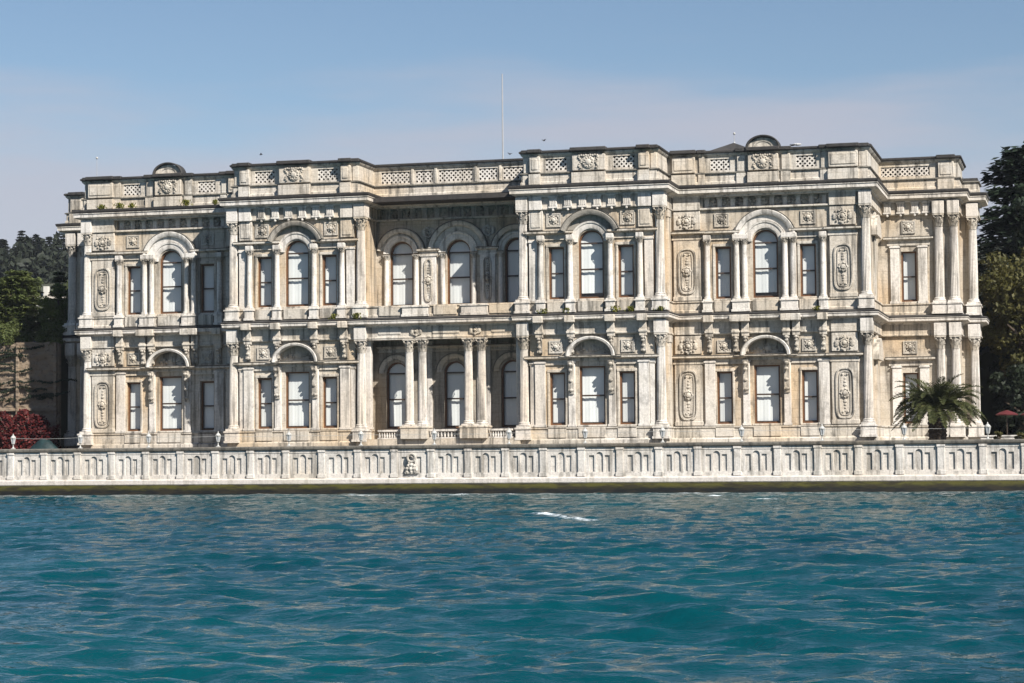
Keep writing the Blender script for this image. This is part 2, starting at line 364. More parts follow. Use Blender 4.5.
# ------------------------------------------------------------------ water
def build_water():
    rs = np.random.RandomState(5)
    xs = [-80.]
    while xs[-1] < 112:
        x = xs[-1]; xs.append(x+(.12 if 24 < x < 62 else .26))
    ys = [-9.05]
    while ys[-1] > -146:
        d = ys[-1]+150; ys.append(ys[-1]-max(.10, min(.24, d*.0028)))
    xs = np.array(xs); ys = np.array(ys)[::-1]
    X, Y = np.meshgrid(xs, ys); Hh = np.zeros_like(X); DX = np.zeros_like(X); DY = np.zeros_like(X)
    for i in range(110):
        lam = .36*(7.0/.36)**(rs.rand()); k = 2*PI/lam
        th = rs.normal(R(262), R(27)); amp = .0064*lam**.48*np.exp(-(lam/7)**4)*(.6+.8*rs.rand())
        ph = rs.rand()*2*PI; kx, ky = k*math.cos(th), k*math.sin(th)
        # slow envelope so that the sea comes in groups
        P = kx*X+ky*Y+ph; env = .75+.5*np.sin(.07*k*(.8*X*math.sin(th)+Y*.6)+rs.rand()*6)
        Hh += amp*env*np.cos(P); q = .72*amp
        DX -= q*math.cos(th)*np.sin(P)*env; DY -= q*math.sin(th)*np.sin(P)*env
    edge = np.minimum(np.minimum((X+80)/6, (112-X)/6), np.minimum((-9.05-Y)/9+.18, (Y+146)/5)).clip(0, 1)
    Z = Hh*edge; X2 = X+DX*edge; Y2 = Y+DY*edge*np.clip((-9.05-Y)/3, 0, 1)
    ny, nx = X.shape
    V = np.stack([X2, Y2, Z], -1).reshape(-1, 3)
    idx = np.arange(ny*nx).reshape(ny, nx)
    F = np.stack([idx[:-1,:-1], idx[:-1,1:], idx[1:,1:], idx[1:,:-1]], -1).reshape(-1, 4)
    nv = len(V); x0, x1, y0, y1 = xs[0], xs[-1], ys[0], ys[-1]; B = 2500
    ext = np.array([(-B,-B,0),(x0,-B,0),(x1,-B,0),(B,-B,0),(-B,y0,0),(x0,y0,0),(x1,y0,0),(B,y0,0),(-B,y1,0),(x0,y1,0),(x1,y1,0),(B,y1,0)])
    EF = np.array([(0,1,5,4),(1,2,6,5),(2,3,7,6),(4,5,9,8),(6,7,11,10)])+nv
    V = np.concatenate([V, ext]); F = np.concatenate([F, EF])
    me = bpy.data.meshes.new('water'); me.vertices.add(len(V)); me.vertices.foreach_set('co', V.astype(np.float32).ravel())
    me.loops.add(F.size); me.loops.foreach_set('vertex_index', F.astype(np.int32).ravel())
    me.polygons.add(len(F)); me.polygons.foreach_set('loop_start', np.arange(0, F.size, 4, dtype=np.int32)); me.polygons.foreach_set('loop_total', np.full(len(F), 4, np.int32))
    me.polygons.foreach_set('use_smooth', np.ones(len(F), bool)); me.update(); me.validate()
    # foam: one breaking crest and a few flecks near the wall
    foam = np.zeros(len(V), np.float32); P = V[:, :2]
    def streak(ax, ay, bx, by, w, s):
        a = np.array([ax, ay]); d = np.array([bx-ax, by-ay]); t = (((P-a)@d)/(d@d)).clip(0, 1)
        q = np.linalg.norm(P-(a+t[:, None]*d), axis=1); foam[:] = np.maximum(foam, s*np.clip(1.6-q/w*1.6, 0, 1)*(1-.45*t))
    streak(22.0, -63.4, 26.6, -73.2, .42, 1.15)
    for (fx, fy, l, w, s) in [(4, -15, 1.2, 1.0, .95), (7, -13, .5, .8, .9), (13.5, -20, .6, .9, .9), (14.5, -31, .5, .8, .85), (-1.5, -16, .4, .9, .8), (-9, -24, .5, .8, .8), (8, -40, .5, .5, .7), (27, -34, .5, .6, .8), (-20, -20, .5, .8, .7), (19, -13, .6, .8, .8), (30, -18, .5, .8, .8), (37, -50, .6, .5, .85), (-24, -14, .6, .9, .7), (-14, -36, .5, .6, .7), (23, -24, .4, .7, .8)]:
        streak(fx-l/2, fy+l*.4, fx+l/2, fy-l*.4, w*1.15, s*1.7)
    at = me.attributes.new('foam', 'FLOAT', 'POINT'); at.data.foreach_set('value', foam)
    me.materials.append(M['water'])
    structure(link(bpy.data.objects.new('water', me), None, (0,0,0)))
build_water()

# ------------------------------------------------------------------ ground: terrace and hillside
def ground_z(x, y):
    lim = 25.4 if x < 0 else 25.4
    if x <= -34.8: return 2.4 if y < 7.2 else 11.5+.113*(y-7.2)
    if y < (25.4 if x >= 40 else 47): return 2.4
    return 12.5+.113*(y-25.4)
def build_ground():
    xs = [-900,-600,-420,-320,-260,-220,-190,-160,-130,-100,-80,-70,-60,-50,-42,-38,-34.82,-34.75,-20,0,20,40,40.05,50,60,80,120,200,400,900]
    ys = [-8.4, 0, 7.15, 7.25, 12, 18, 25.3, 25.4, 46.9, 47, 60, 80, 110, 150, 200, 250, 300, 360, 420, 520, 700, 1200]
    b = MB(); vs = []
    for y in ys:
        for x in xs:
            z = ground_z(x, min(y, 360)); z += (.8*math.sin(x*.05+y*.03)+.6*math.sin(x*.11-y*.07)) if y > 60 else 0
            vs.append((x, y, z))
    n = len(xs)
    b.add(vs, [(j*n+i, j*n+i+1, (j+1)*n+i+1, (j+1)*n+i) for j in range(len(ys)-1) for i in range(n-1)])
    structure(b.obj('hillside', M['earth'], None))
    t = MB(); t.box(-60, 70, -8.3, 11.9, 2.2, 2.404); structure(t.obj('terrace', M['paving'], None))
build_ground()

# ------------------------------------------------------------------ palace
PAL = empty('palace', (0, 0, 2.4), 'long two storey cream stone palace with arched windows, columns and a lattice parapet', 'palace')
YD, YE, YF, YF2, YL = -2.9, .8, 8.7, 11.5, -.80
CDX = {1: 10.47, -1: -11.1}; CEX = {1: 22.0, -1: -22.5}; RX = {1: 29.2, -1: 29.45}; CXD = 10.47
def mirror_path(half):      # half: points of the right side, starting on the axis side
    return [(-x, y) for (x, y) in half[::-1]] + list(half)
def half_path(s, yc, w=5.0):
    c, r = abs(CDX[s]), RX[s]
    return [(c-w, yc), (c-w, -3.05), (c+w, -3.05), (c+w, .65), (r, .65), (r, 8.55), (34.75, 8.55), (34.75, 11.35), (35.9, 11.35), (35.9, 14), (34.1, 14), (34.1, 32)]
def full_path(first, w=5.0):      # walked left to right along the whole sea front
    L, Rr = half_path(-1, .2, w), half_path(1, .2, w)
    if first is not None: L[0] = (L[0][0], first); Rr[0] = (Rr[0][0], first)
    return [(-x, y) for (x, y) in L[::-1]]+Rr
EP = full_path(None); PP = full_path(None, 4.75)
PU = [(max(-34.75, min(34.75, x)), y) for x, y in PP if not (abs(x) > 34.7 and y < 12 and y > 11)]      # the tall part of the parapet stops at the corner pavilions
EPS = full_path(-2.95)                # string course runs straight over the loggia
# -- walls
HX = {}
def side_specs(kind):
    # (window centre offset, side width, centre width)
    return (2.46, 1.1, 1.79) if kind == 'D' else (2.95, 1.1, 1.77)
def bay_holes(cx, kind):
    o, w, c = side_specs(kind); hs = []
    for s in (-1, 1):
        hs.append(rect(cx+s*o-w/2, cx+s*o+w/2, 4.58, 8.2)); hs.append(rect(cx+s*o-w/2, cx+s*o+w/2, 13.28, 16.9))
    hs.append(rect(cx-c/2-.02, cx+c/2+.02, 4.58, 8.62)); hs.append(archp(cx, c/2, 13.28, 17.12))
    hs.append([(cx+1.42*math.cos(PI*i/20), 9.40+1.06*math.sin(PI*i/20)) for i in range(21)])
    if kind == 'E': hs.append(rect(cx-4.36, cx+4.36, 19.66, 20.45))
    return hs
def build_walls():
    for s in (-1, 1):
        cd, ce = CDX[s], CEX[s]; rx = RX[s]-.2
        b = MB(); b.wall(cd-4.4, cd+4.4, 2.4, 20.5, YD, bay_holes(cd, 'D'))
        for q in (-1, 1):
            x0, x1 = sorted((cd+q*4.4, cd+q*4.95)); b.box(x0, x1, YD+.5, YD+.9, 2.4, 20.5)
            b.box(min(cd+q*4.4, cd+q*4.1), max(cd+q*4.4, cd+q*4.1), YD+.002, YD+.5, 2.4, 20.5)
        oi = cd-s*4.95; oo = cd+s*4.95
        b.box(min(oi, oi+s*.3), max(oi, oi+s*.3), YD+.9, .6, 2.4, 20.5)      # inner return
        b.box(min(oo, oo-s*.3), max(oo, oo-s*.3), YD+.9, 1.1, 2.4, 20.5)     # outer return
        b.obj('wall', M['wall'], PAL, (cd, YD, 2.4))
        b = MB(); xa, xb = sorted((s*15.3, s*rx)); b.wall(xa, xb, 2.4, 20.5, YE, bay_holes(ce, 'E'))
        xr = s*rx; b.box(min(xr, xr-s*.3), max(xr, xr-s*.3), YE+.002, YF+.4, 2.4, 20.5)
        b.obj('wall', M['wall'], PAL, (ce, YE, 2.4))
        b = MB(); b.box(ce-4.5, ce+4.5, YE+.40, YE+.5, 19.5, 20.6)
        for k in range(64): u = -4.3+8.6*k/63; b.ball((ce+u, YE+.38, 20.05+.17*math.sin(k*1.7)), .10+.05*abs(math.sin(k*.9)), 6, (1, .8, 1))
        b.obj('frieze_relief', M['carved'], PAL, (ce, YE+.4, 20))
        b = MB(); xa, xb = sorted((s*28.7, s*34.6)); cw = s*31.15
        b.wall(xa, xb, 2.4, 20.5, YF, [rect(cw-.55, cw+.55, 4.58, 8.2), rect(cw-.55, cw+.55, 13.28, 16.9)])
        x0, x1 = sorted((s*34.3, s*34.6)); b.box(x0, x1, YF+.002, YF2+.3, 2.4, 20.5)
        x0, x1 = sorted((s*34.3, s*35.6)); b.box(x0, x1, YF2, YF2+.4, 2.4, 20.5)
        x0, x1 = sorted((s*33.4, s*35.6)); b.box(x0, x1, YF2+.4, 13.8, 2.4, 20.5)
        x0, x1 = sorted((s*33.4, s*33.9)); b.box(x0, x1, 13.8, 32, 2.4, 20.5)
        b.obj('wall', M['wall'], PAL, (cw, YF, 2.4))
    # centre: loggia back wall below, arched wall above
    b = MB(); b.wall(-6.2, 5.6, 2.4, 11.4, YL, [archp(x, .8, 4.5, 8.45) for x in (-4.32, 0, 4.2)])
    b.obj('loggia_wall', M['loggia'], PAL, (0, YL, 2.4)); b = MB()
    b.wall(-6.2, 5.6, 11.4, 20.5, .35, [archp(x, .88, 13.28, 17.12) for x in (-4.3, 0, 4.3)]+[rect(-5.9, 5.3, 19.66, 20.45)])
    b.obj('wall', M['wall'], PAL, (0, .2, 2.4))
    b = MB(); b.box(-6.1, 5.5, .35+.40, .35+.5, 19.5, 20.6)
    for k in range(80): u = -5.9+11.2*k/79; b.ball((u, .73, 20.05+.17*math.sin(k*1.7)), .10+.05*abs(math.sin(k*.9)), 6, (1, .8, 1))
    b.obj('frieze_relief', M['carved'], PAL, (0, .75, 20))
    b = MB(); b.box(-33.8, 33.8, 31.6, 32, 2.4, 20.5); b.obj('wall', M['stone'], PAL, (0, 32, 2.4))
    b = MB(); b.box(-34.0, 34.0, 12, 31.9, 20.6, 20.9); b.box(-28.6, 28.6, 1.2, 12, 20.6, 20.9); b.box(-15.2, 15.2, -2.4, 1.2, 20.6, 20.9)
    b.obj('roof', M['lead'], PAL, (0, 12, 20.6))
    b = MB()     # small hipped roof lantern behind the parapet
    b.box(16.2, 19.2, 13, 16, 20.9, 25.3); b.add([(15.9,12.7,25.3),(19.5,12.7,25.3),(19.5,16.3,25.3),(15.9,16.3,25.3),(17.7,14.5,26.15)], [(0,1,4),(1,2,4),(2,3,4),(3,0,4),(0,3,2,1)])
    b.obj('roof_lantern', M['lead'], PAL, (17.7, 14.5, 20.9))
build_walls()

# -- long mouldings
def build_mouldings():
    def S_(name, path, prof, m, loc=(0, -3, 20)): return MB().sweep(path, prof).obj(name, m, PAL, loc)
    for s in (-1, 1):
        c, r = abs(CDX[s]), RX[s]
        for pth in ([(c-5.0, .9), (c-5.0, -3.05), (c+5.0, -3.05), (c+5.0, 1.2)], [(r, .9), (r, 8.55), (34.75, 8.55), (34.75, 11.35), (35.9, 11.35), (35.9, 14), (34.1, 14), (34.1, 32)]):
            q = pth if s == 1 else [(-x, y) for x, y in pth[::-1]]
            S_('frieze', q, [(-.3, 19.48), (.02, 19.48), (.10, 19.53), (.10, 19.62), (.02, 19.66), (.02, 20.42), (-.3, 20.42)], M['stone'], (s*c, -3, 20))
        x0, x1 = sorted((s*(c+5.0), s*r)); S_('frieze_moulding', [(x0, .78), (x1, .78)], [(-.1, 19.48), (.10, 19.48), (.18, 19.53), (.18, 19.62), (.02, 19.66), (-.1, 19.66)], M['stone'], (s*c, .8, 19.5))
    S_('frieze_moulding', [(-6.1, .33), (5.47, .33)], [(-.1, 19.48), (.10, 19.48), (.18, 19.53), (.18, 19.62), (.02, 19.66), (-.1, 19.66)], M['stone'], (0, .3, 19.5))
    for x0, x1, ya, yb in ((-29.2, -15.9, .9, 1.5), (15.4, 29.0, .9, 1.5), (-6.1, 5.47, .45, 1.1)): MB().box(x0, x1, ya, yb, 20.452, 20.55).obj('cornice_soffit', M['stone'], PAL, ((x0+x1)/2, ya, 20.5))
    S_('cornice', EP, [(-.3, 20.40), (.16, 20.40), (.20, 20.50), (.44, 20.56), (.54, 20.62), (.60, 20.64), (.60, 20.86), (.66, 20.90), (.66, 20.94), (-.3, 20.94)], M['column'])
    S_('gutter', EP, [(-.3, 20.95), (.64, 20.95), (.70, 21.02), (.72, 21.12), (.72, 21.18), (.2, 21.27), (-.3, 21.27)], M['lead'])
    S_('parapet_base', PP, [(-.4, 21.25), (.16, 21.25), (.16, 21.42), (.08, 21.48), (.08, 21.98), (-.4, 21.98)], M['stone'])
    S_('parapet_ledge', PP, [(-.4, 21.985), (.18, 21.985), (.20, 22.04), (.14, 22.10), (-.4, 22.10)], M['coping'])
    S_('parapet_moulding', PU, [(-.4, 23.2), (.0, 23.2), (.10, 23.30), (.15, 23.38), (.15, 23.43), (-.4, 23.43)], M['stone'])
    S_('parapet_coping', PU, [(-.5, 23.435), (.17, 23.435), (.24, 23.48), (.25, 23.58), (.16, 23.64), (-.5, 23.66)], M['lead'])
    # string course between the storeys
    S_('string_frieze', EPS, [(-.3, 10.78), (.0, 10.78), (.06, 10.84), (.06, 10.92), (.0, 10.96), (.0, 11.66), (-.3, 11.66)], M['stone'], (0, -3, 11))
    S_('string_course', EPS, [(-.3, 11.64), (.08, 11.64), (.14, 11.72), (.34, 11.78), (.46, 11.84), (.50, 11.86), (.50, 12.02), (.55, 12.06), (.55, 12.10), (-.3, 12.10)], M['column'], (0, -3, 12))
    S_('string_ledge', EPS, [(-.3, 12.105), (.53, 12.105), (.58, 12.16), (.57, 12.22), (.12, 12.33), (-.3, 12.33)], M['lead'], (0, -3, 12))
    S_('pedestal_course', EPS, [(-.35, 12.31), (.10, 12.31), (.10, 12.48), (.02, 12.54), (.02, 13.0), (.10, 13.06), (.10, 13.15), (-.35, 13.15)], M['stone'], (0, -3, 12.7))
    # plinth
    for s in (-1, 1):
        c = abs(CDX[s]); q = [(c-5.0, .2)]+half_path(s, .2)[1:]
        q = q if s == 1 else [(-x, y) for x, y in q[::-1]]
        S_('plinth', q, [(-.4, 2.38), (.22, 2.38), (.22, 3.55), (.12, 3.62), (.05, 3.64), (.05, 4.28), (.12, 4.33), (.12, 4.42), (-.4, 4.46)], M['stone'], (s*c, -3, 3))
build_mouldings()

# parapet wall pieces with lattice openings, dies and emblems
def lattice(x0, x1, z0, z1, y, step=.33):
    o = MB(); w = .05; h = z1-z0
    k = x0-h
    while k < x1:
        for sg in (1, -1):
            # diagonal from (k,z0) to (k+h,z1), clipped to the rectangle
            a, bx = k, k+h
            t0 = max(0, (x0-a)/h); t1 = min(1, (x1-a)/h)
            if t1-t0 > .06:
                p = [(a+t0*h, t0), (a+t1*h, t1)]
                q = [(px, z0+t*h if sg == 1 else z1-t*h) for px, t in p]
                dx = w*.7; dz = -sg*w*.7
                o.prism([(q[0][0]-dx, q[0][1]-dz), (q[0][0]+dx, q[0][1]+dz), (q[1][0]+dx, q[1][1]+dz), (q[1][0]-dx, q[1][1]-dz)], y+(.0 if sg == 1 else .012), y+.09)
        k += step
    b = .07
    o.box(x0-b, x1+b, y-.03, y+.1, z0-b, z0+.004); o.box(x0-b, x1+b, y-.032, y+.1, z1-.004, z1+b); o.box(x0-b, x0+.004, y-.028, y+.1, z0-b, z1+b); o.box(x1-.004, x1+b, y-.029, y+.1, z0-b, z1+b)
    o.obj('lattice_panel', M['column'], PAL, ((x0+x1)/2, y, z0))
    b = MB(); b.box(x0-.1, x1+.1, y+.30, y+.34, z0-.1, z1+.1); b.obj('lattice_shade_panel', M['void_shade'], PAL, ((x0+x1)/2, y+.3, z0))  # dark panel standing in for the shade of the roof space behind
def die(x0, x1, y, proj, panel=True):
    b = MB(); b.rail(x0, x1, y-proj, y+.05, 22.11, 23.22, .03)
    if panel and x1-x0 > .5: b.rail(x0+.14, x1-.14, y-proj-.05, y-proj+.02, 22.28, 23.05, .03)
    b.box(x0-.03, x1+.03, y-proj-.10, y+.04, 21.26, 21.975)
    b.obj('parapet_die', M['stone'], PAL, ((x0+x1)/2, y, 22.1))
    b = MB(); b.rail(x0-.12, x1+.12, y-proj-.26, y, 23.445, 23.70, .04); b.obj('die_coping', M['lead'], PAL, ((x0+x1)/2, y, 23.5))
def emblem(cx, y):
    b = MB(); b.lathe([(.40,0),(.44,.06),(.36,.10),(.30,.05),(.26,.05),(.20,.12),(.08,.16),(.0,.16)], 20, (cx, y, 22.68), axis='y')
    for i in range(10): a = 2*PI*i/10; b.ball((cx+.29*math.cos(a), y-.08, 22.68+.29*math.sin(a)), .07, 6)
    for s in (-1, 1):
        for i in range(7): b.ball((cx+s*(.56+.1*math.sin(i*1.3)), y-.04, 22.3+i*.12), .10, 6, (1, .7, .8))
    for i in range(9): b.ball((cx-.64+i*.16, y-.05, 23.12+.03*(i % 2)), .085, 6)
    b.obj('carved_emblem', M['carved'], PAL, (cx, y, 22.68))
def build_parapet():
    for s in (-1, 1):
        c = CDX[s]; y = -3.02
        L = [(c-3.15, c-1.65), (c+1.65, c+3.15)]
        b = MB(); b.wall(c-4.75, c+4.75, 22.08, 23.22, y, [rect(x0, x1, 22.26, 23.06) for x0, x1 in L], .28)
        for q in (-1, 1): x0, x1 = sorted((c+q*4.75, c+q*4.5)); b.box(x0, x1, y+.002, .8, 22.08, 23.22)
        b.obj('parapet', M['stone'], PAL, (c, y, 22))
        for x0, x1 in L: lattice(x0, x1, 22.26, 23.06, y+.06)
        die(c-1.15, c+1.15, y, .42, False); emblem(c, y-.42)
        for q in (-1, 1): die(c+q*3.85-.36, c+q*3.85+.36, y, .36); die(c+q*4.50-.22, c+q*4.50+.22, y, .06, False)
        # wing A / E
        c = CEX[s]; y = .68; xa, xb = sorted((s*15.0, s*(RX[s]-.03)))
        L = [(c-3.75, c-2.35), (c+2.25, c+3.65)]
        b = MB(); b.wall(xa, xb, 22.08, 23.22, y, [rect(x0, x1, 22.26, 23.04) for x0, x1 in L], .28)
        x0, x1 = sorted((s*(RX[s]-.03), s*(RX[s]-.3))); b.box(x0, x1, y+.002, 8.8, 22.08, 23.22)
        b.obj('parapet', M['stone'], PAL, (c, y, 22))
        for x0, x1 in L: lattice(x0, x1, 22.26, 23.04, y+.06)
        die(c-1.05, c+1.05, y, .42, False); emblem(c, y-.42)
        for q in (-1, 1): die(c+q*1.55-.3, c+q*1.55+.3, y, .16, False)
        die(CEX[s]-s*5.6-.8, CEX[s]-s*5.6+.8, y, .34); die(CEX[s]+s*5.5-1.0, CEX[s]+s*5.5+1.0, y, .38); die(c-s*4.35-.2, c-s*4.35+.2, y, .1, False); die(s*(RX[s]-.35)-.3, s*(RX[s]-.35)+.3, y, .08, False); die(c+s*4.25-.3, c+s*4.25+.3, y, .12, False)
        # lunette pediment over the emblem
        b = MB(); b.prism([(c+1.05*math.cos(PI*i/16), 23.66+.72*math.sin(PI*i/16)) for i in range(17)], y-.3, y+.2)
        b.arc(c, 23.66, [(.62, y-.34), (.72, y-.36), (.72, y-.28), (.62, y-.28)], 0, PI, 16, 1, .7); b.obj('parapet_lunette', M['stone'], PAL, (c, y, 23.66))
        b = MB(); b.arc(c, 23.66, [(1.04, y-.52), (1.14, y-.55), (1.20, y-.5), (1.20, y+.3), (1.04, y+.3)], 0, PI, 20, 1, .74); b.obj('lunette_coping', M['lead'], PAL, (c, y, 23.66))
        # corner pavilion F
        y = 8.58; c = s*31.6; xa, xb = sorted((s*29.0, s*34.72))
        l0, l1 = sorted((s*29.3, s*32.75))
        b = MB(); b.wall(xa, xb, 22.08, 23.22, y, [rect(l0, l1, 22.30, 23.0)], .28)
        x0, x1 = sorted((s*34.72, s*34.4)); b.box(x0, x1, y+.002, 13.9, 22.08, 23.22); x0, x1 = sorted((s*34.09, s*33.8)); b.box(x0, x1, 13.8, 31.9, 22.08, 23.22)
        b.obj('parapet', M['stone'], PAL, (c, y, 22))
        x0, x1 = sorted((s*34.76, s*35.95)); c2 = MB(); c2.box(x0, x1, 11.3, 13.95, 22.10, 22.32); c2.obj('die_coping', M['lead'], PAL, (s*35.4, 11.3, 22.1))
        lattice(l0, l1, 22.30, 23.0, y+.06, .34)
        die(s*33.9-.55, s*33.9+.55, y, .2)
    y = .23
    L = [(-5.75, -3.6), (-3.15, -1.85), (-1.4, 1.15), (1.6, 2.95), (3.4, 5.3)]
    b = MB(); b.wall(-6.5, 5.8, 22.08, 23.22, y, [rect(x0, x1, 22.24, 23.06) for x0, x1 in L], .28); b.obj('parapet', M['stone'], PAL, (0, y, 22))
    for x0, x1 in L: lattice(x0, x1, 22.24, 23.06, y+.06)
    for x in (-3.375, -1.62, 1.375, 3.175):
        b = MB(); b.rail(x-.1, x+.1, y-.1, y+.02, 22.12, 23.2, .03); b.obj('parapet_die', M['stone'], PAL, (x, y, 22.1))
build_parapet()

# -- columns
def flute(a, k): return 1-.17*abs(math.sin(a*10))
def leafy(n, amp): return lambda a, k: 1+amp*(abs(math.cos(a*n/2))-.5)*(1 if k % 3 else .3)
def capital_maker(r, h):
    def mk(b):
        # bell with two tiers of leaves, volutes and a square abacus
        b.lathe([(r*.95,0),(r*1.02,.04*h),(r*1.0,.1*h),(r*1.05,.5*h),(r*1.25,.84*h)], 20)
        for t, (z0, z1, n, ph) in enumerate([(0, .42, 8, 0), (.22, .70, 8, PI/8)]):
            for i in range(n):
                a = 2*PI*i/n+ph; ca, sa = math.cos(a), math.sin(a); w = r*.34
                pts = []
                for (u, rr, ww) in [(0, 1.03, 1), (.6, 1.16+.06*t, 1.05), (.9, 1.46+.10*t, .85), (1.0, 1.56+.10*t, .5), (.88, 1.62+.10*t, .3)]:
                    z = (z0+(z1-z0)*u)*h
                    for sg in (-1, 1): pts.append((rr*r*ca-sg*w*ww*sa, rr*r*sa+sg*w*ww*ca, z))
                b.add(pts, [(2*k, 2*k+1, 2*k+3, 2*k+2) for k in range(4)])
        for i in range(4):
            a = PI/4+i*PI/2; b.ball((r*1.55*math.cos(a), r*1.55*math.sin(a), .78*h), r*.30, 8)
            b.ball((r*1.3*math.cos(a+PI/4), r*1.3*math.sin(a+PI/4), .86*h), r*.17, 6)
        q = r*1.42; b.box(-q, q, -q, q, .88*h, h)
    return mk
def base_maker(r, h):
    def mk(b):
        q = r*1.38; b.box(-q, q, -q, q, 0, .35*h)
        b.lathe([(r*1.32,.35*h),(r*1.36,.46*h),(r*1.32,.58*h),(r*1.16,.66*h),(r*1.14,.74*h),(r*1.22,.84*h),(r*1.16,.94*h),(r*1.04,h)], 20)
    return mk
def column(x, y, z0, z1, r, capz, basez, fl=True):
    key = (round(z1-z0, 2), r, fl)
    zs, ze = z0+basez, z1-capz; h = ze-zs
    def shaft(b): b.lathe([(r, 0), (r*1.0, h*.3), (r*.95, h*.65), (r*.87, h*.98), (r*.93, h)], 60 if fl else 18, mod=flute if fl else None)
    o = inst(('shaft',)+key, 'column', shaft, M['column'], PAL, (x, y, zs))
    inst(('cap', r, capz), 'capital', capital_maker(r*.87, capz), M['carved'], o, (x, y, ze))
    inst(('base', r, basez), 'base', base_maker(r, basez), M['column'], o, (x, y, z0))
    return o
def block(name, x0, x1, y0, y1, z0, z1, m=None, cap=True):
    m = m or ('column' if name in ('pilaster', 'impost', 'column_entablature', 'entablature_block', 'pedestal', 'column_pedestal') else 'stone')
    b = MB(); b.rail(x0, x1, y0, y1, z0, z1, .02)
    if cap:
        b.box(x0-.06, x1+.06, y0-.06, y1-.01, z1-.14, z1-.03); b.box(x0-.05, x1+.05, y0-.05, y1-.012, z0+.005, z0+.16)
    return b.obj(name, M[m], PAL, ((x0+x1)/2, y0, z0))
def corner_columns():
    rr = .33
    def pair(x, y, yb):
        block('column_pedestal', x-.52, x+.52, y-.52, yb, 3.58, 4.45)
        column(x, y, 4.45, 10.78, rr, .92, .38)
        block('column_entablature', x-.43, x+.43, y-.43, yb, 10.785, 11.70, cap=False)
        block('column_pedestal', x-.50, x+.50, y-.50, yb, 12.34, 13.17)
        column(x, y, 13.17, 19.5, rr, .92, .36)
        block('column_entablature', x-.42, x+.42, y-.42, yb, 19.505, 20.43, cap=False)
    for s in (-1, 1):
        for q in (-1, 1): pair(CDX[s]+q*4.84, -2.92, YD+.6)
        pair(s*(RX[s]-.28), .72, YE+.2)
        pair(s*33.3, 8.55, YF+.1); pair(s*34.35, 8.55, YF+.1); pair(s*35.52, 11.3, YF2+.1)
        # engaged pilaster on the return walls
        for (px, py) in ((s*(CXD+4.95), -.7), (s*(RX[s]-.2), 5.2)):
            for z0, z1 in ((4.5, 10.75), (13.2, 19.45)):
                b = MB(); x0, x1 = sorted((px-s*.05, px+s*.14)); b.box(x0, x1, py-.45, py+.45, z0, z1); b.box(min(x0, x1), x1+.05 if s > 0 else x1, py-.52, py+.52, z1-.5, z1-.02)
                b.obj('pilaster', M['stone'], PAL, (px, py, z0))
    for s in (-1, 1):
        for x in (1.68, 2.64): column(s*x, -3.12, 4.62, 10.74, .31, .90, .36)
        b = MB(); b.rail(s*2.16-.98, s*2.16+.98, -3.75, -2.5, 3.72, 4.62, .03); b.rail(s*2.16-1.03, s*2.16+1.03, -3.80, -2.45, 4.46, 4.615, .03); b.obj('column_pedestal', M['stone'], PAL, (s*2.16, -3.1, 3.7))
        # engaged pilaster at the loggia ends
        xx = 5.2 if s > 0 else -5.85; block('pilaster', xx-.2, xx+.2, -2.65, -2.2, 4.45, 10.74)
corner_columns()

# -- windows
def window(cx, w, zb, zt, ywall, arch=False, gap=.05, upper=False):
    y = ywall+.30; f = .10; hw = w/2; zs = zt-hw if arch else zt
    n = 16
    if arch:
        outer = archp(cx, hw+.012, zb, zs, n); inner = archp(cx, hw-f, zb+f, zs, n)
    else:
        outer = rect(cx-hw-.012, cx+hw+.012, zb, zt+.012); inner = rect(cx-hw+f, cx+hw-f, zb+f, zt-f)
    k = len(outer); b = MB()
    vs = [(p[0], y-.10, p[1]) for p in outer]+[(p[0], y-.10, p[1]) for p in inner]+[(p[0], y+.14, p[1]) for p in inner]+[(p[0], y+.14, p[1]) for p in outer]
    fs = []
    for i in range(k):
        j = (i+1) % k
        for t in range(3): fs.append((t*k+i, t*k+j, (t+1)*k+j, (t+1)*k+i))
    b.add(vs, fs)
    o = b.obj('window', M['wood'], PAL, (cx, y, zb))
    b = MB(); x0, x1 = cx-hw+f, cx+hw-f; g = .05
    zm = zb+(zs-zb)*(.50 if not arch else .53)
    b.box(x0, x1, y-.04, y+.03, zm-.055, zm+.055)
    if arch: b.box(x0, x1, y-.045, y+.03, zs-.06, zs+.05)
    b.box(x0, x0+g, y-.035, y+.02, zb+f, zs); b.box(x1-g, x1, y-.035, y+.02, zb+f, zs); b.box(x0+g, x1-g, y-.036, y+.02, zb+f, zb+f+.09)
    b.obj('sash', M['dark_wood'], o, (cx, y, zm))
    b = MB(); pts = [(p[0], y+.05, p[1]) for p in inner]; b.add(pts, [tuple(range(k))]); b.obj('pane', M['glass'], o, (cx, y+.05, zb), False)
    # pleated blind hanging inside
    b = MB(); m = int(w/.07); zb2 = zb+f+gap; zt2 = zt+.05; vs = []
    for i in range(m+1):
        x = cx-hw-.05+(w+.1)*i/m; yy = y+.20+.009*math.sin(i*1.9)+.010*math.sin(i*.7+cx)
        vs += [(x, yy, zb2), (x, yy+.004, zm+.0), (x, y+.20, zt2)]
    b.add(vs, [(3*i+t, 3*i+3+t, 3*i+4+t, 3*i+1+t) for i in range(m) for t in (0, 1)])
    b.obj('blind', M['blind'], o, (cx, y+.2, zb2))
    # stone sill
    b = MB(); b.rail(cx-hw-.12, cx+hw+.12, ywall-.16, ywall+.25, zb-.13, zb-.002, .02); b.obj('sill', M['stone'], o, (cx, ywall, zb))
    return o
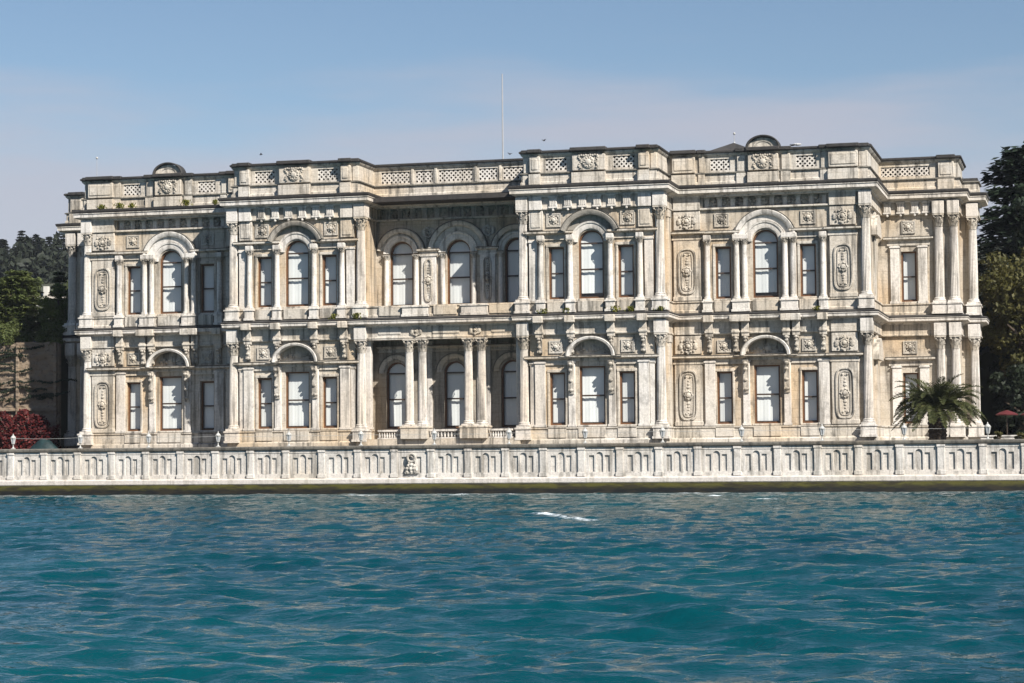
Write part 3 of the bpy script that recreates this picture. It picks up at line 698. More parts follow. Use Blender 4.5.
def build_windows():
    rd = random.Random(4)
    for s in (-1, 1):
        for c, kind, y in ((CDX[s], 'D', YD), (CEX[s], 'E', YE)):
            o, w, cw = side_specs(kind)
            for q in (-1, 1):
                window(c+q*o, w, 4.58, 8.2, y, gap=rd.choice([.02, .05, .12])); window(c+q*o, w, 13.28, 16.9, y, gap=rd.choice([.02, .05, .14]))
            window(c, cw+.04, 4.58, 8.62, y, gap=.03); window(c, cw, 13.28, 17.12+cw/2, y, True, gap=.30 if s > 0 else .04)
        window(s*31.15, 1.1, 4.58, 8.2, YF); window(s*31.15, 1.1, 13.28, 16.9, YF)
    for x in (-4.3, 0, 4.3):
        window(x, 1.76, 13.28, 18.0, .35, True)
    for x in (-4.32, 0, 4.2): window(x, 1.6, 4.5, 9.25, YL, True)
build_windows()

# -- carved pieces
def rosette_square(x, y, z, q=.52):
    def mk(b):
        for t, (w, d) in enumerate(((q, .07), (q*.8, .04))):
            e = .09
            b.box(-w, w, -d, 0, -w*.92, -w*.92+e); b.box(-w, w, -d-.001, 0, w*.92-e, w*.92); b.box(-w, -w+e, -d+.002, 0, -w*.92+e, w*.92-e); b.box(w-e, w, -d+.003, 0, -w*.92+e, w*.92-e)
        b.lathe([(.26,0),(.28,.07),(.22,.10),(.17,.06),(.13,.14),(.06,.18),(0,.18)], 16, axis='y', mod=leafy(8, .3))
        for sx in (-1, 1):
            for sz in (-1, 1): b.ball((sx*q*.58, -.02, sz*q*.52), .075, 6)
    inst(('sq', q), 'rosette', mk, M['carved'], PAL, (x, y, z))
def cartouche(x, y, z, r=.48):
    def mk(b):
        b.lathe([(r*.62,0),(r*.66,.08),(r*.52,.13),(r*.42,.07),(r*.30,.12),(r*.15,.20),(0,.2)], 20, axis='y', mod=leafy(10, .2))
        for s in (-1, 1):
            b.lathe([(.22,0),(.2,.08),(.05,.13),(0,.13)], 12, (s*r*1.1, 0, 0), axis='y', mod=lambda a, k: .55+.55*abs(math.sin(a)))
            for t in range(4): b.ball((s*r*(.85+.12*(t % 2)), -.04, -r*.7+t*r*.46), .10, 6, (.8, .7, 1))
        for i in range(5): b.ball((-.22+i*.11, -.05, r*.78+.06*math.sin(i*1.57)), .09, 6); b.ball((-.18+i*.09, -.04, -r*.80-.05*math.sin(i*.8)), .085, 6)
        b.ball((0, -.05, -r*1.05), .11, 6); b.ball((0, -.05, r*1.0), .1, 6)
    inst(('cart', r), 'cartouche', mk, M['carved'], PAL, (x, y, z))
def oval_panel(x, y, z0, z1, w):
    zc = (z0+z1)/2; hh = (z1-z0)/2; hw = w/2
    def mk(b):
        def rib(k, d, e):
            pts = []
            for i in range(32):
                a = 2*PI*i/32; ca, sa = math.cos(a), math.sin(a)
                px = hw*k*math.copysign(abs(ca)**.45, ca); pz = (hh-hw*(1-k))*math.copysign(abs(sa)**.32, sa)
                pz += .12*math.cos(px/hw*PI/2)*math.copysign(1, sa) if abs(pz) > hh*.5 else 0
                pts.append((px, pz))
            n = len(pts); inn = [(p[0]*(1-e/hw/k), p[1]*(1-e/hh)) for p in pts]
            vs = [(p[0], 0, p[1]) for p in pts]+[(p[0]*.99, -d, p[1]*.99) for p in pts]+[(p[0], -d, p[1]) for p in inn]+[(p[0], 0, p[1]) for p in inn]
            b.add(vs, [(t*n+i, t*n+(i+1) % n, (t+1)*n+(i+1) % n, (t+1)*n+i) for t in range(3) for i in range(n)])
        rib(1, .10, .10); rib(.64, .06, .07)
        b.lathe([(.32,0),(.34,.10),(.26,.14),(.20,.08),(.12,.20),(0,.22)], 16, axis='y', mod=leafy(8, .25))
        for s in (-1, 1):
            for t in range(4):
                zz = s*(.56+t*(hh-.85)/3.6); b.ball((0, -.02, zz), .10-.02*t, 8, (1.3, .6, 1))
            b.ball((.17, -.03, s*hh*.78), .085, 6); b.ball((-.17, -.03, s*hh*.78), .085, 6)
    inst(('oval', round(hh, 2), w), 'carved_panel', mk, M['carved'], PAL, (x, y, zc))
def modillion(x, y, w=.56):
    def mk(b):
        b.prism([(-w/2, 0), (w/2, 0), (w/2, .74), (-w/2, .74)], -.16, .02, .02)
        for i in range(4): xx = -w/2+.09+i*(w-.18)/3; b.box(xx-.035, xx+.035, -.19, -.1, .10, .62)
        b.box(-w/2-.04, w/2+.04, -.24, .02, .64, .76)
        b.box(-w/2-.03, w/2+.03, -.20, .02, -.06, .05)
        b.ball((0, -.12, -.16), .10, 6, (1, .8, 1.4))
    inst(('mod', w), 'modillion', mk, M['column'], PAL, (x, y, 19.66))
def console(x, y, z0, z1, w=.34):
    h = z1-z0
    def mk(b):
        prof = []
        for i in range(13):
            t = i/12; prof.append((-(.10+.34*t**1.6+.08*math.sin(t*PI*2.2)), h*t))
        pts = [(0.02, 0)]+prof+[(.02, h)]
        n = len(pts); vs = [(-w/2, p[0], p[1]) for p in pts]+[(w/2, p[0], p[1]) for p in pts]
        b.add(vs, [tuple(range(n)), tuple(range(n, 2*n))[::-1]]+[(i, n+i, n+(i+1) % n, (i+1) % n) for i in range(n)])
        for t in (.12, .4, .72, .9): b.ball((0, -(.16+.34*t**1.6), h*t), w*.42, 8, (1, .7, .8))
        for s in (-1, 1): b.ball((s*w/2, -.3, h*.88), .12, 8, (.4, 1, 1)); b.ball((s*w/2, -.12, h*.12), .10, 8, (.4, 1, 1))
    inst(('con', round(h, 2), w), 'console', mk, M['carved'], PAL, (x, y, z0))
def hood(cx, y, zc, r, proj=.34, a0=0., hm='stone', inner=True, r_in=.92, r_mid=1.42):
    b = MB()
    if inner:
        b.arc(cx, zc, [(r_in, y-.03), (r_in, y-.10), (r_in+.1, y-.14), (r_mid-.16, y-.14), (r_mid-.12, y-.20), (r_mid, y-.22), (r_mid, y+.02), (r_in, y+.02)], 0, PI, 28)
        b.obj('archivolt', M['column'], PAL, (cx, y, zc)); b = MB()
    a = math.asin(min(.95, a0/r))
    b.arc(cx, zc, [(r_mid+.03, y+.02), (r_mid+.03, y-.08), (r-.38, y-.12), (r-.34, y-proj+.08), (r-.2, y-proj), (r-.05, y-proj-.02), (r, y-proj+.03), (r, y+.02)], a, PI-a, 30)
    b.obj('arch_hood', M[hm], PAL, (cx, y, zc))
    b = MB(); b.arc(cx, zc, [(r+.004, y+.02), (r+.004, y-proj+.0), (r+.05, y-proj-.02), (r+.06, y+.02)], a, PI-a, 30); b.obj('hood_flashing', M['coping'], PAL, (cx, y, zc))
def entab(x0, x1, y, z0, z1, proj, name='window_cornice'):
    # light entablature: architrave, frieze, little cornice with a grey top
    b = MB(); pth = [(x0, y+.02), (x0, y-.001), (x1, y-.001), (x1, y+.02)]
    h = z1-z0; b.sweep(pth, [(-.02, z0), (.10, z0), (.10, z0+.22*h), (.06, z0+.25*h), (.06, z0+.55*h), (proj*.6, z0+.66*h), (proj, z0+.74*h), (proj, z1-.05), (-.02, z1-.05)])
    b.obj(name, M['stone'], PAL, ((x0+x1)/2, y, z0))
    b = MB(); b.sweep(pth, [(-.02, z1-.046), (proj-.01, z1-.046), (proj+.02, z1), (-.02, z1+.05)]); b.obj('cornice_flashing', M['coping'], PAL, ((x0+x1)/2, y, z1))
def colonette(x, y, z0=13.15, z1=17.38): column(x, y, z0, z1, .205, .42, .26, False)

def upper_bay(cx, kind, y):
    yf = y-.30
    o, w, cw = side_specs(kind)
    cols = (3.50, 1.41) if kind == 'D' else (4.02, 1.97, 1.40)
    for q in (-1, 1):
        for c in cols:
            colonette(cx+q*c, yf+.02)
        groups = [(3.50,), (1.41,)] if kind == 'D' else [(4.02,), (1.97, 1.40)]
        for g in groups:
            a, e = min(g)-.30, max(g)+.30
            x0, x1 = sorted((cx+q*a, cx+q*e)); block('pedestal', x0, x1, yf-.28, y+.02, 12.33, 13.155)
            x0, x1 = sorted((cx+q*(a+.05), cx+q*(e-.05))); block('impost', x0, x1, yf-.25, y+.02, 17.385, 17.70, cap=False)
        # panelled window apron
        block('apron', cx+q*o-w/2-.05, cx+q*o+w/2+.05, y-.34, y, 12.36, 13.10, cap=False)
        e1 = 4.35 if kind == 'D' else 4.40
        x0, x1 = sorted((cx+q*(1.62 if kind == 'D' else 2.12), cx+q*e1)); entab(x0, x1, y, 17.40, 18.02, .40)
        rosette_square(cx+q*(2.62 if kind == 'D' else 3.0), y-.02, 18.78)
        # flat moulded frame of the side window
        b = MB(); hw = w/2
        for (xa, xb, za, zb) in ((-hw-.17, -hw-.005, 13.28, 17.05), (hw+.005, hw+.17, 13.28, 17.05)): b.rail(cx+q*o+xa, cx+q*o+xb, y-.07, y+.02, za, zb, .02)
        b.rail(cx+q*o-hw-.17, cx+q*o+hw+.17, y-.10, y+.02, 16.92, 17.12, .02); b.obj('window_surround', M['stone'], PAL, (cx+q*o, y, 13.28))
    block('apron', cx-cw/2-.0, cx+cw/2+.0, y-.36, y, 12.36, 13.10, cap=False)
    hood(cx, y, 17.20, 2.20, .58 if kind == 'D' else .36, .84 if kind == 'D' else .42, 'hood' if kind == 'D' else 'column')
    if kind == 'D':
        for q in (-1, 1):
            # pilaster beside the colonette, and the block above it
            x0, x1 = sorted((cx+q*3.78, cx+q*4.38)); block('pilaster', x0, x1, y-.16, y+.01, 13.16, 17.4)
            x0, x1 = sorted((cx+q*3.36, cx+q*4.36)); b = MB(); b.rail(x0, x1, y-.20, y+.01, 18.10, 19.46, .03); b.rail(x0+.16, x1-.16, y-.25, y-.18, 18.28, 19.3, .02); b.obj('frieze_block', M['stone'], PAL, ((x0+x1)/2, y, 18.1))
            x0, x1 = sorted((cx+q*3.40, cx+q*4.32)); block('entablature_block', x0, x1, -3.05-.22, -3.0, 19.50, 20.42, cap=False)
        for u in (-2.6, -1.55, -.52, .52, 1.55, 2.6): modillion(cx+u, -3.05)
    else:
        for u in np.linspace(-4.1, 4.1, 10): modillion(cx+float(u), YE+.40, .34)

def lower_bay(cx, kind, y):
    o, w, cw = side_specs(kind)
    for q in (-1, 1):
        pc = 3.66 if kind == 'D' else 3.95
        block('pilaster', cx+q*pc-.36, cx+q*pc+.36, y-.20, y+.01, 4.46, 8.98)
        if kind == 'D': x0, x1 = sorted((cx+q*4.05, cx+q*4.39)); block('pilaster', x0, x1, y-.08, y+.008, 4.46, 8.96)
        block('pilaster', cx+q*1.42-.24, cx+q*1.42+.24, y-.16, y+.01, 4.46, 9.0)
        console(cx+q*1.42, y-.16, 6.7, 8.98, .34)
        x0, x1 = sorted((cx+q*1.70, cx+q*4.38)); entab(x0, x1, y, 8.72, 9.34, .36)
        rosette_square(cx+q*(2.55 if kind == 'D' else 2.95), y-.02, 9.98, .48)
        for u in ((1.42, pc) if kind == 'D' else (1.42, 2.1, pc)):
            block('bracket_block', cx+q*u-.25, cx+q*u+.25, y-.46, y, 10.62, 11.68, cap=False)
            console(cx+q*u, y-.04, 9.50, 10.64, .32)
            b = MB(); b.rail(cx+q*u-.36, cx+q*u+.36, y-.86, y-.3, 11.62, 12.1, .04); b.obj('string_break', M['stone'], PAL, (cx+q*u, y, 11.7))
            b = MB(); b.rail(cx+q*u-.30, cx+q*u+.30, y-.53, y-.2, 10.86, 11.03, .03); b.obj('bracket_moulding', M['stone'], PAL, (cx+q*u, y, 10.9))
        b = MB(); hw = w/2; xc = cx+q*o
        for (xa, xb) in ((-hw-.16, -hw-.005), (hw+.005, hw+.16)): b.rail(xc+xa, xc+xb, y-.07, y+.02, 4.5, 8.36, .02)
        b.rail(xc-hw-.16, xc+hw+.16, y-.10, y+.02, 8.22, 8.42, .02); b.obj('window_surround', M['stone'], PAL, (xc, y, 4.5))
        block('apron', xc-hw-.1, xc+hw+.1, y-.27, y, 3.70, 4.40, cap=False)
    # lunette over the middle window
    b = MB(); b.prism([(cx+1.47*math.cos(PI*i/20), 9.36+1.12*math.sin(PI*i/20)) for i in range(21)], y+.30, y+.36)
    for i in range(11):
        t = -1.05+i*.21; zz = 9.50+.42*math.sqrt(max(0, 1-(t/1.2)**2))*(.5+.5*((i*7) % 3)/2); b.ball((cx+t, y+.28, zz), .14, 6, (1, .7, 1))
    b.lathe([(.22,0),(.24,.08),(.12,.12),(0,.14)], 12, (cx, y+.30, 9.86), axis='y', mod=leafy(8, .3)); b.obj('tympanum', M['carved'], PAL, (cx, y, 9.34))
    b = MB(); b.arc(cx, 9.30, [(1.44, y+.01), (1.44, y-.46), (1.50, y-.58), (1.66, y-.62), (1.72, y-.58), (1.72, y+.01)], 0, PI, 28, 1, .79); b.obj('lunette_hood', M['column'], PAL, (cx, y, 9.3))
    b = MB(); b.arc(cx, 9.30, [(1.724, y+.01), (1.724, y-.57), (1.77, y-.58), (1.78, y+.01)], 0, PI, 28, 1, .79); b.obj('hood_flashing', M['coping'], PAL, (cx, y, 9.3))
    entab(cx-1.66, cx+1.66, y, 8.98, 9.36, .52)
    block('apron', cx-cw/2-.06, cx+cw/2+.06, y-.28, y, 3.70, 4.40, cap=False)

def wing_panels(s):
    for u0, u1 in ((-6.42, -4.50), (4.46, 6.30)):
        x0, x1 = sorted((CEX[s]+s*u0, CEX[s]+s*u1)); xc = (x0+x1)/2; y = YE
        for (za, zb, pa, pb, cz, ea, eb) in ((13.16, 17.42, 13.75, 16.75, 18.75, 17.44, 18.02), (4.46, 8.78, 4.95, 8.25, 10.02, 8.76, 9.34)):
            b = MB(); b.rail(x0, x1, y-.22, y+.01, za, zb, .03); b.rail(x0-.05, x1+.05, y-.30, y+.008, za+.01, za+.32, .03); b.obj('pilaster', M['stone'], PAL, (xc, y, za))
            oval_panel(xc, y-.22, pa, pb, 1.30)
            entab(x0, x1, y-.16, ea, eb, .34)
            b = MB(); b.rail(x0+.02, x1-.02, y-.20, y+.01, eb+.12, (19.46 if za > 10 else 10.74), .03); b.obj('frieze_block', M['stone'], PAL, (xc, y, eb))
            cartouche(xc, y-.20, cz)
        b = MB(); b.rail(x0, x1, .65-.14, .7, 19.50, 20.42, .03); b.obj('entablature_block', M['stone'], PAL, (xc, .65, 19.5))
        b = MB(); b.rail(x0, x1, .65-.12, .7, 10.80, 11.66, .03); b.obj('entablature_block', M['stone'], PAL, (xc, .65, 10.8))
def corner_bay(s):
    y = YF; c = s*31.15
    for za, zb, ea in ((13.16, 17.3, 17.32), (4.46, 8.7, 8.70)):
        for q in (-1, 1): block('pilaster', c+q*.98-.32, c+q*.98+.32, y-.18, y+.01, za, zb)
        entab(c-1.42, c+1.42, y, ea, ea+.62, .34)
        rosette_square(c, y-.02, ea+1.32, .5)
    for u in (-1.45, -.5, .5, 1.3): modillion(c+u, 8.55, .52)
    # half round hood on the return wall of the wing
    xw = s*(RX[s]-.2)
    for z in (9.3, 18.0):
        b = MB(); n = 12
        pts = [(6.9, z-.3), (6.9, z)]+[(5.3-1.6*math.cos(PI*i/n)*-1, z+1.25*math.sin(PI*i/n)) for i in range(n+1)]+[(3.7, z-.3)]
        k = len(pts); vs = [(xw-s*.02, p[0], p[1]) for p in pts]+[(xw+s*.42, p[0], p[1]) for p in pts]
        b.add(vs, [(i, (i+1) % k, k+(i+1) % k, k+i) for i in range(k)]+[tuple(range(k)), tuple(range(k, 2*k))[::-1]])
        b.obj('lunette_hood', M['stone'], PAL, (xw, 5.3, z))
for s in (-1, 1):
    upper_bay(CDX[s], 'D', YD); lower_bay(CDX[s], 'D', YD)
    upper_bay(CEX[s], 'E', YE); lower_bay(CEX[s], 'E', YE)
    wing_panels(s); corner_bay(s)
def centre():
    y = .35
    hood(0, y, 17.14, 2.22, .36, .25, r_in=.90, r_mid=1.45)
    for q in (-1, 1):
        hood(q*4.3, y, 17.14, 1.80, .34, .25, r_in=.90, r_mid=1.30)
        block('pilaster', q*2.2-.56, q*2.2+.56, y-.20, y+.01, 12.4, 17.0); oval_panel(q*2.2, y-.20, 13.7, 16.6, .62)
        entab(q*2.2-.60, q*2.2+.60, y-.14, 16.9, 17.42, .24)
        cartouche(q*2.24, y-.02, 18.6, .34)
        for x in (1.16, 3.16, 5.4): column(q*x, y-.10, 13.15, 17.02, .19, .38, .24, False)
    for u in np.linspace(-5.4, 4.8, 12): modillion(float(u), .75, .34)
    # loggia: entablature slab, balcony floor, soffit, floor, back pilasters
    b = MB(); b.box(-6.1, 5.5, -2.9, .18, 10.80, 12.28); b.obj('balcony', M['stone'], PAL, (0, -1.4, 12))
    b = MB(); b.box(-6.08, 5.45, -2.98, -2.2, 10.74, 10.795)
    for x0, x1 in ((-5.0, -3.3), (-1.0, 1.0), (3.3, 5.0)): b.rail(x0, x1, -3.0, -2.9, 11.1, 11.55, .03)
    b.obj('loggia_soffit', M['stone'], PAL, (0, -3, 10.8))
    for x in (-2.16, 2.16):
        block('pedestal', x-.95, x+.95, -3.30, -2.9, 12.33, 13.12); cartouche(x, -2.99, 11.3, .26)
    for x in (-4.05, 0, 4.05): block('apron', x-.85, x+.85, -3.12, -2.9, 12.42, 13.08, cap=False)
    b = MB(); b.box(-6.08, 5.45, -3.46, .19, 2.4, 3.75); b.obj('loggia_floor', M['stone'], PAL, (0, -1.5, 3.7))
    for x in (-4.05, 0, 4.05):
        # low baluster screen between the column pedestals
        w = .86 if x else 1.1
        b = MB(); b.rail(x-w, x+w, -3.44, -3.24, 4.24, 4.38, .02); b.box(x-w, x+w, -3.44, -3.24, 3.752, 3.84)
        n = 9
        for i in range(n):
            xx = x-w+.12+(2*w-.24)*i/(n-1); b.lathe([(.045,3.84),(.075,3.93),(.07,4.0),(.035,4.1),(.045,4.24)], 8, (xx, -3.34, 0))
        b.obj('balustrade', M['column'], PAL, (x, -3.3, 3.75))
    for q in (-1, 1):
        for z0, z1 in ((4.3, 10.7),): block('pilaster', q*2.16-.5, q*2.16+.5, YL-.12, YL+.01, z0, z1)
        hood(-4.32 if q < 0 else 4.2, YL, 8.47, 1.32, .16, .0, 'stone', False, r_mid=.9)
    hood(0, YL, 8.47, 1.32, .16, .0, 'stone', False, r_mid=.9)
    entab(-5.6, 5.0, YL, 9.95, 10.4, .2)
centre()

# ------------------------------------------------------------------ sea wall
def build_sea_wall():
    o = empty('sea_wall', (3, -9, 0), 'long low white sea wall with arched niches along the water below the palace', 'sea wall')
    x0, x1 = -30.63-2.59*12, -30.63+2.59*45
    b = MB(); b.box(x0, x1, -9.37, -8.35, -1.5, .655); b.obj('footing', M['algae'], o, (3, -9, 0))
    b = MB(); b.sweep([(x0, -9.0), (x1, -9.0)], [(-.6, .66), (.30, .66), (.34, .72), (.34, .98), (.28, 1.04), (.04, 1.09), (-.6, 1.09)]); b.obj('ledge', M['ledge'], o, (3, -9, .7))
    b = MB(); b.sweep([(x0, -9.0), (x1, -9.0)], [(-.6, 2.99), (.06, 2.99), (.16, 3.05), (.18, 3.12), (.18, 3.2), (.10, 3.25), (-.6, 3.27)]); b.obj('coping', M['coping'], o, (3, -9, 3))
    b = MB(); b.box(x0, x1, -8.90, -8.4, 1.05, 2.99); b.obj('backing', M['seawall'], o, (3, -8.5, 1))
    def panel(b):
        b.wall(0, 2.59, 1.09, 2.995, 0, [rect(.78, 1.14, 1.40, 2.48), archp(1.49, .235, 1.38, 2.46, 10), rect(1.84, 2.18, 1.40, 2.48)], .11)
        b.box(.52, 2.52, -.05, .01, 1.092, 1.30); b.box(.5, 2.55, -.03, .01, 2.80, 2.99)
    def pier(b):
        b.rail(.05, .50, -.12, .02, 1.30, 2.99, .02); b.rail(.0, .56, -.18, .02, 1.09, 1.36, .02); b.box(.02, .54, -.16, .02, 2.84, 2.985)
    for k in range(57):
        x = x0+2.59*k
        inst('swpanel', 'wall_panel', panel, M['seawall'], o, (x, -9.0, 0)); inst('swpier', 'pier', pier, M['seawall'], o, (x, -9.0, 0))
    b = MB(); n = 24; c = (-.62, -9.1, 2.42)
    for i in range(n):
        a = 2*PI*i/n; b.ball((c[0]+.27*math.cos(a), c[1]-.03, c[2]+.27*math.sin(a)), .085, 6)
    for (dx, dz, r) in ((-.2,-.55,.14),(0,-.5,.17),(.2,-.56,.14),(-.28,-.75,.16),(-.05,-.78,.2),(.2,-.76,.17),(.34,-.86,.13),(-.3,-.95,.14),(0,-.97,.15),(.25,-.97,.14)): b.ball((c[0]+dx, c[1]-.02, c[2]+dz), r, 8)
    b.box(c[0]-.45, c[0]+.5, -9.2, -8.98, 1.36, 1.45); b.obj('carved_wreath', M['carved'], o, (-.6, -9.1, 1.4))
build_sea_wall()

# lamps along the wall
LAMP_LABELS = ['white lantern by the red creeper at the far left end of the sea wall', 'white lantern in front of the left corner pilaster of the palace', 'white lantern under the left wing, before its arched middle window',
 'white lantern in front of the shaded recess beside the left wing', 'white lantern below the side window of the left projecting bay', 'white lantern left of the loggia, before the fluted corner column',
 'white lantern before the left column pair of the loggia, nearest the carved wreath', 'white lantern in front of the middle opening of the loggia', 'white lantern before the right end column of the loggia',
 'white lantern below the middle window of the right projecting bay', 'white lantern before the corner column between the right bay and right wing', 'white lantern under the right wing, left of its middle window',
 'white lantern in front of the right carved panel of the right wing', 'white lantern just left of the palm tree', 'white lantern right of the palm, against the dark trees']
def build_lamps():
    def base(b): b.box(-.16, .16, -.16, .16, 0, .07); b.lathe([(.13,.07),(.09,.14),(.05,.2),(.05,.34),(.10,.40),(.15,.44)], 12)
    def head(b):
        n = 6
        for i in range(n):
            a = 2*PI*i/n; b.tube([(.13*math.cos(a), .13*math.sin(a), .44), (.25*math.cos(a), .25*math.sin(a), .90)], .028, 5)
        b.lathe([(.10,.42),(.16,.44),(.15,.47)], 6); b.lathe([(.245,.86),(.28,.90),(.29,.94),(.24,.96)], 6)
    def glass(b): b.lathe([(.12,.46),(.225,.88)], 6)
    def cap(b): b.lathe([(.27,.96),(.20,1.06),(.10,1.14),(.05,1.18),(.06,1.22),(.02,1.30)], 8)
    for k in range(14):
        x = -30.3+5.2*k
        lab = LAMP_LABELS[k if k < 9 else k+1] if False else LAMP_LABELS[k]
        o = empty('wall_lantern', (x, -8.8, 3.265), lab, 'lantern', 'white lanterns along the sea wall')
        L = (x, -8.8, 3.265)
        inst('lbase', 'lamp_base', base, M['white'], o, L); h = inst('lhead', 'lamp_frame', head, M['white'], o, L); inst('lglass', 'lamp_glass', glass, M['lamp_glass'], h, L); inst('lcap', 'lamp_cap', cap, M['white'], o, L); o.scale = (.74, .74, .84)
    b = MB(); pts = []
    for k in range(13):
        for t in range(4):
            u = t/4; pts.append((-30.3+5.2*(k+u), -8.8, 4.02-.06*math.sin(PI*u)))
    pts.append((37.3, -8.8, 4.02)); b.tube(pts, .010, 4); tag(b.obj('cable', M['white'], None, (3, -8.8, 4)), 'thin pale cable strung between the sea wall lanterns', 'cable')
build_lamps()

# ------------------------------------------------------------------ vegetation
def quads(name, m, parent, loc, C, D, Nn, Lh, Wd):
    """leaf quads: centres C, long axis D, rough normal Nn, half length Lh, half width Wd (world coords)"""
    C = np.asarray(C, float)-np.array(loc); D = D/np.linalg.norm(D, axis=1)[:, None]
    Wv = np.cross(D, Nn); Wv /= (np.linalg.norm(Wv, axis=1)[:, None]+1e-9)
    Lh = np.broadcast_to(Lh, (len(C),))[:, None]; Wd = np.broadcast_to(Wd, (len(C),))[:, None]
    V = np.stack([C-D*Lh, C+Wv*Wd, C+D*Lh, C-Wv*Wd], 1).reshape(-1, 3)
    n = len(C); me = bpy.data.meshes.new(name); me.vertices.add(4*n); me.vertices.foreach_set('co', V.astype(np.float32).ravel())
    me.loops.add(4*n); me.loops.foreach_set('vertex_index', np.arange(4*n, dtype=np.int32)); me.polygons.add(n)
    me.polygons.foreach_set('loop_start', np.arange(0, 4*n, 4, dtype=np.int32)); me.polygons.foreach_set('loop_total', np.full(n, 4, np.int32)); me.update()
    me.materials.append(m); return link(bpy.data.objects.new(name, me), parent, loc)
def rdir(rs, n):
    v = rs.normal(size=(n, 3)); return v/np.linalg.norm(v, axis=1)[:, None]
def trunk_obj(o, x, y, z0, z1, r, rs, limbs=5, spread=2.):
    b = MB(); b.tube([(x, y, z0-.3), (x+.05*r, y, z0+(z1-z0)*.4), (x, y, z1)], [r*1.25, r*.8, r*.3], 9)
    for i in range(limbs):
        t = .35+.5*i/max(1, limbs); a = rs.rand()*2*PI; z = z0+(z1-z0)*t; l = spread*(.6+.5*rs.rand())
        b.tube([(x, y, z), (x+l*.5*math.cos(a), y+l*.5*math.sin(a), z+l*.35), (x+l*math.cos(a), y+l*math.sin(a), z+l*.55)], [r*.4, r*.25, r*.08], 6)
    b.obj('trunk', M['bark'], o, (x, y, z0))
def broad_tree(name, x, y, z0, h, rad, m, label, seed, nclump=60, per=130, leaf=.22, cat='tree', group=None, low=.25):
    rs = np.random.RandomState(seed); o = empty(name, (x, y, z0), label, cat, group)
    trunk_obj(o, x, y, z0, z0+h*.75, .05*h*.5+.08, rs, 6, rad*.8)
    zc = z0+h*(low+1)/2; hz = h*(1-low)/2
    d = rdir(rs, nclump); rr = rs.rand(nclump)**.45
    cc = np.array([x, y, zc])+d*rr[:, None]*np.array([rad, rad, hz])*(.85+.3*rs.rand(nclump))[:, None]
    cr = (.20+.16*rs.rand(nclump))*rad
    ids = np.repeat(np.arange(nclump), per); n = len(ids)
    dd = rdir(rs, n); q = rs.rand(n)**.4
    C = cc[ids]+dd*(cr[ids]*q)[:, None]*np.array([1.15, 1.15, .75])
    Nn = dd*.6+rdir(rs, n)*.7+np.array([0, 0, .4]); D = rdir(rs, n)+np.array([0, 0, -.3])
    quads('crown', m, o, (x, y, zc), C, D, Nn, leaf*(.7+.6*rs.rand(n)), leaf*.5*(.7+.6*rs.rand(n))); return o
def conifer(name, x, y, z0, h, rad, m, label, seed, whorls=16, per=9, n_needle=46, leaf=.28, droop=.15, cat='tree', group=None, shape=.8, start=.12):
    rs = np.random.RandomState(seed); o = empty(name, (x, y, z0), label, cat, group)
    b = MB(); b.tube([(x, y, z0-.3), (x, y, z0+h*.5), (x, y, z0+h*.98)], [h*.022+.06, h*.013+.04, .03], 8)
    Cs, Ds = [], []
    for w in range(whorls):
        t = start+(1-start)*(w+rs.rand()*.5)/whorls; z = z0+h*t; L0 = rad*(1-t)**shape*(.8+.35*rs.rand())+.12*rad
        for k in range(per):
            a = 2*PI*(k+rs.rand()*.8)/per; l = L0*(.65+.5*rs.rand()); ca, sa = math.cos(a), math.sin(a)
            if w % 2 == 0 and k % 2 == 0: b.tube([(x, y, z), (x+l*.6*ca, y+l*.6*sa, z-l*droop*.4), (x+l*.95*ca, y+l*.95*sa, z-l*droop)], [.05, .035, .01], 4)
            u = rs.rand(n_needle)**.75; wid = (.10+.26*u*(1.15-u))*l
            side = (rs.rand(n_needle)*2-1)*wid
            Cs.append(np.stack([x+u*l*ca-side*sa, y+u*l*sa+side*ca, z-droop*l*u**1.6+rs.normal(size=n_needle)*.05*rad*.5], -1))
            Ds.append(np.stack([ca-side*sa/(wid+.01)*.8, sa+side*ca/(wid+.01)*.8, -.15+rs.normal(size=n_needle)*.25], -1))
    C = np.concatenate(Cs); D = np.concatenate(Ds); n = len(C)
    b.obj('trunk', M['bark'], o, (x, y, z0))
    Nn = np.array([0, 0, 1.])+rdir(rs, n)*.55
    quads('crown', m, o, (x, y, z0+h*.5), C, D, Nn, leaf*(.7+.6*rs.rand(n)), leaf*.42*(.7+.6*rs.rand(n))); return o

def build_far_hill():
    # ranks of dark conifers on the far slope; the rear rank makes the skyline
    rs = np.random.RandomState(11)
    words = ['first', 'second', 'third', 'fourth', 'fifth', 'sixth', 'seventh', 'eighth', 'ninth', 'tenth', 'eleventh', 'twelfth']
    for rank, (y0, xa, dx, zt, nn) in enumerate([('on the far skyline, %s from the left of the tall rank', -201, 2.3, 54.0, 12), ('below the skyline, %s from the left of the second rank', -191.5, 2.4, 50.4, 11), ('low on the far slope, %s from the left of the front rank', -181, 2.4, 45.6, 11)]):
        y = (300, 284, 268)[rank]
        for i in range(nn):
            x = xa+i*dx+rs.normal()*.5; yy = y+rs.rand()*5; z0 = ground_z(x, yy)-.6; h = zt-z0+rs.normal()*.8
            if h < 5: z0 -= 5-h; h = 5
            conifer('dark_conifer', x, yy, z0, h, 2.2+rs.rand()*.6, M['pine'], 'dark conifer '+y0 % words[i], 50+rank*20+i, 20, 9, 20, .46, .10, group='dark conifers on the far hill', shape=.5+.3*rs.rand(), start=-.03)
build_far_hill()
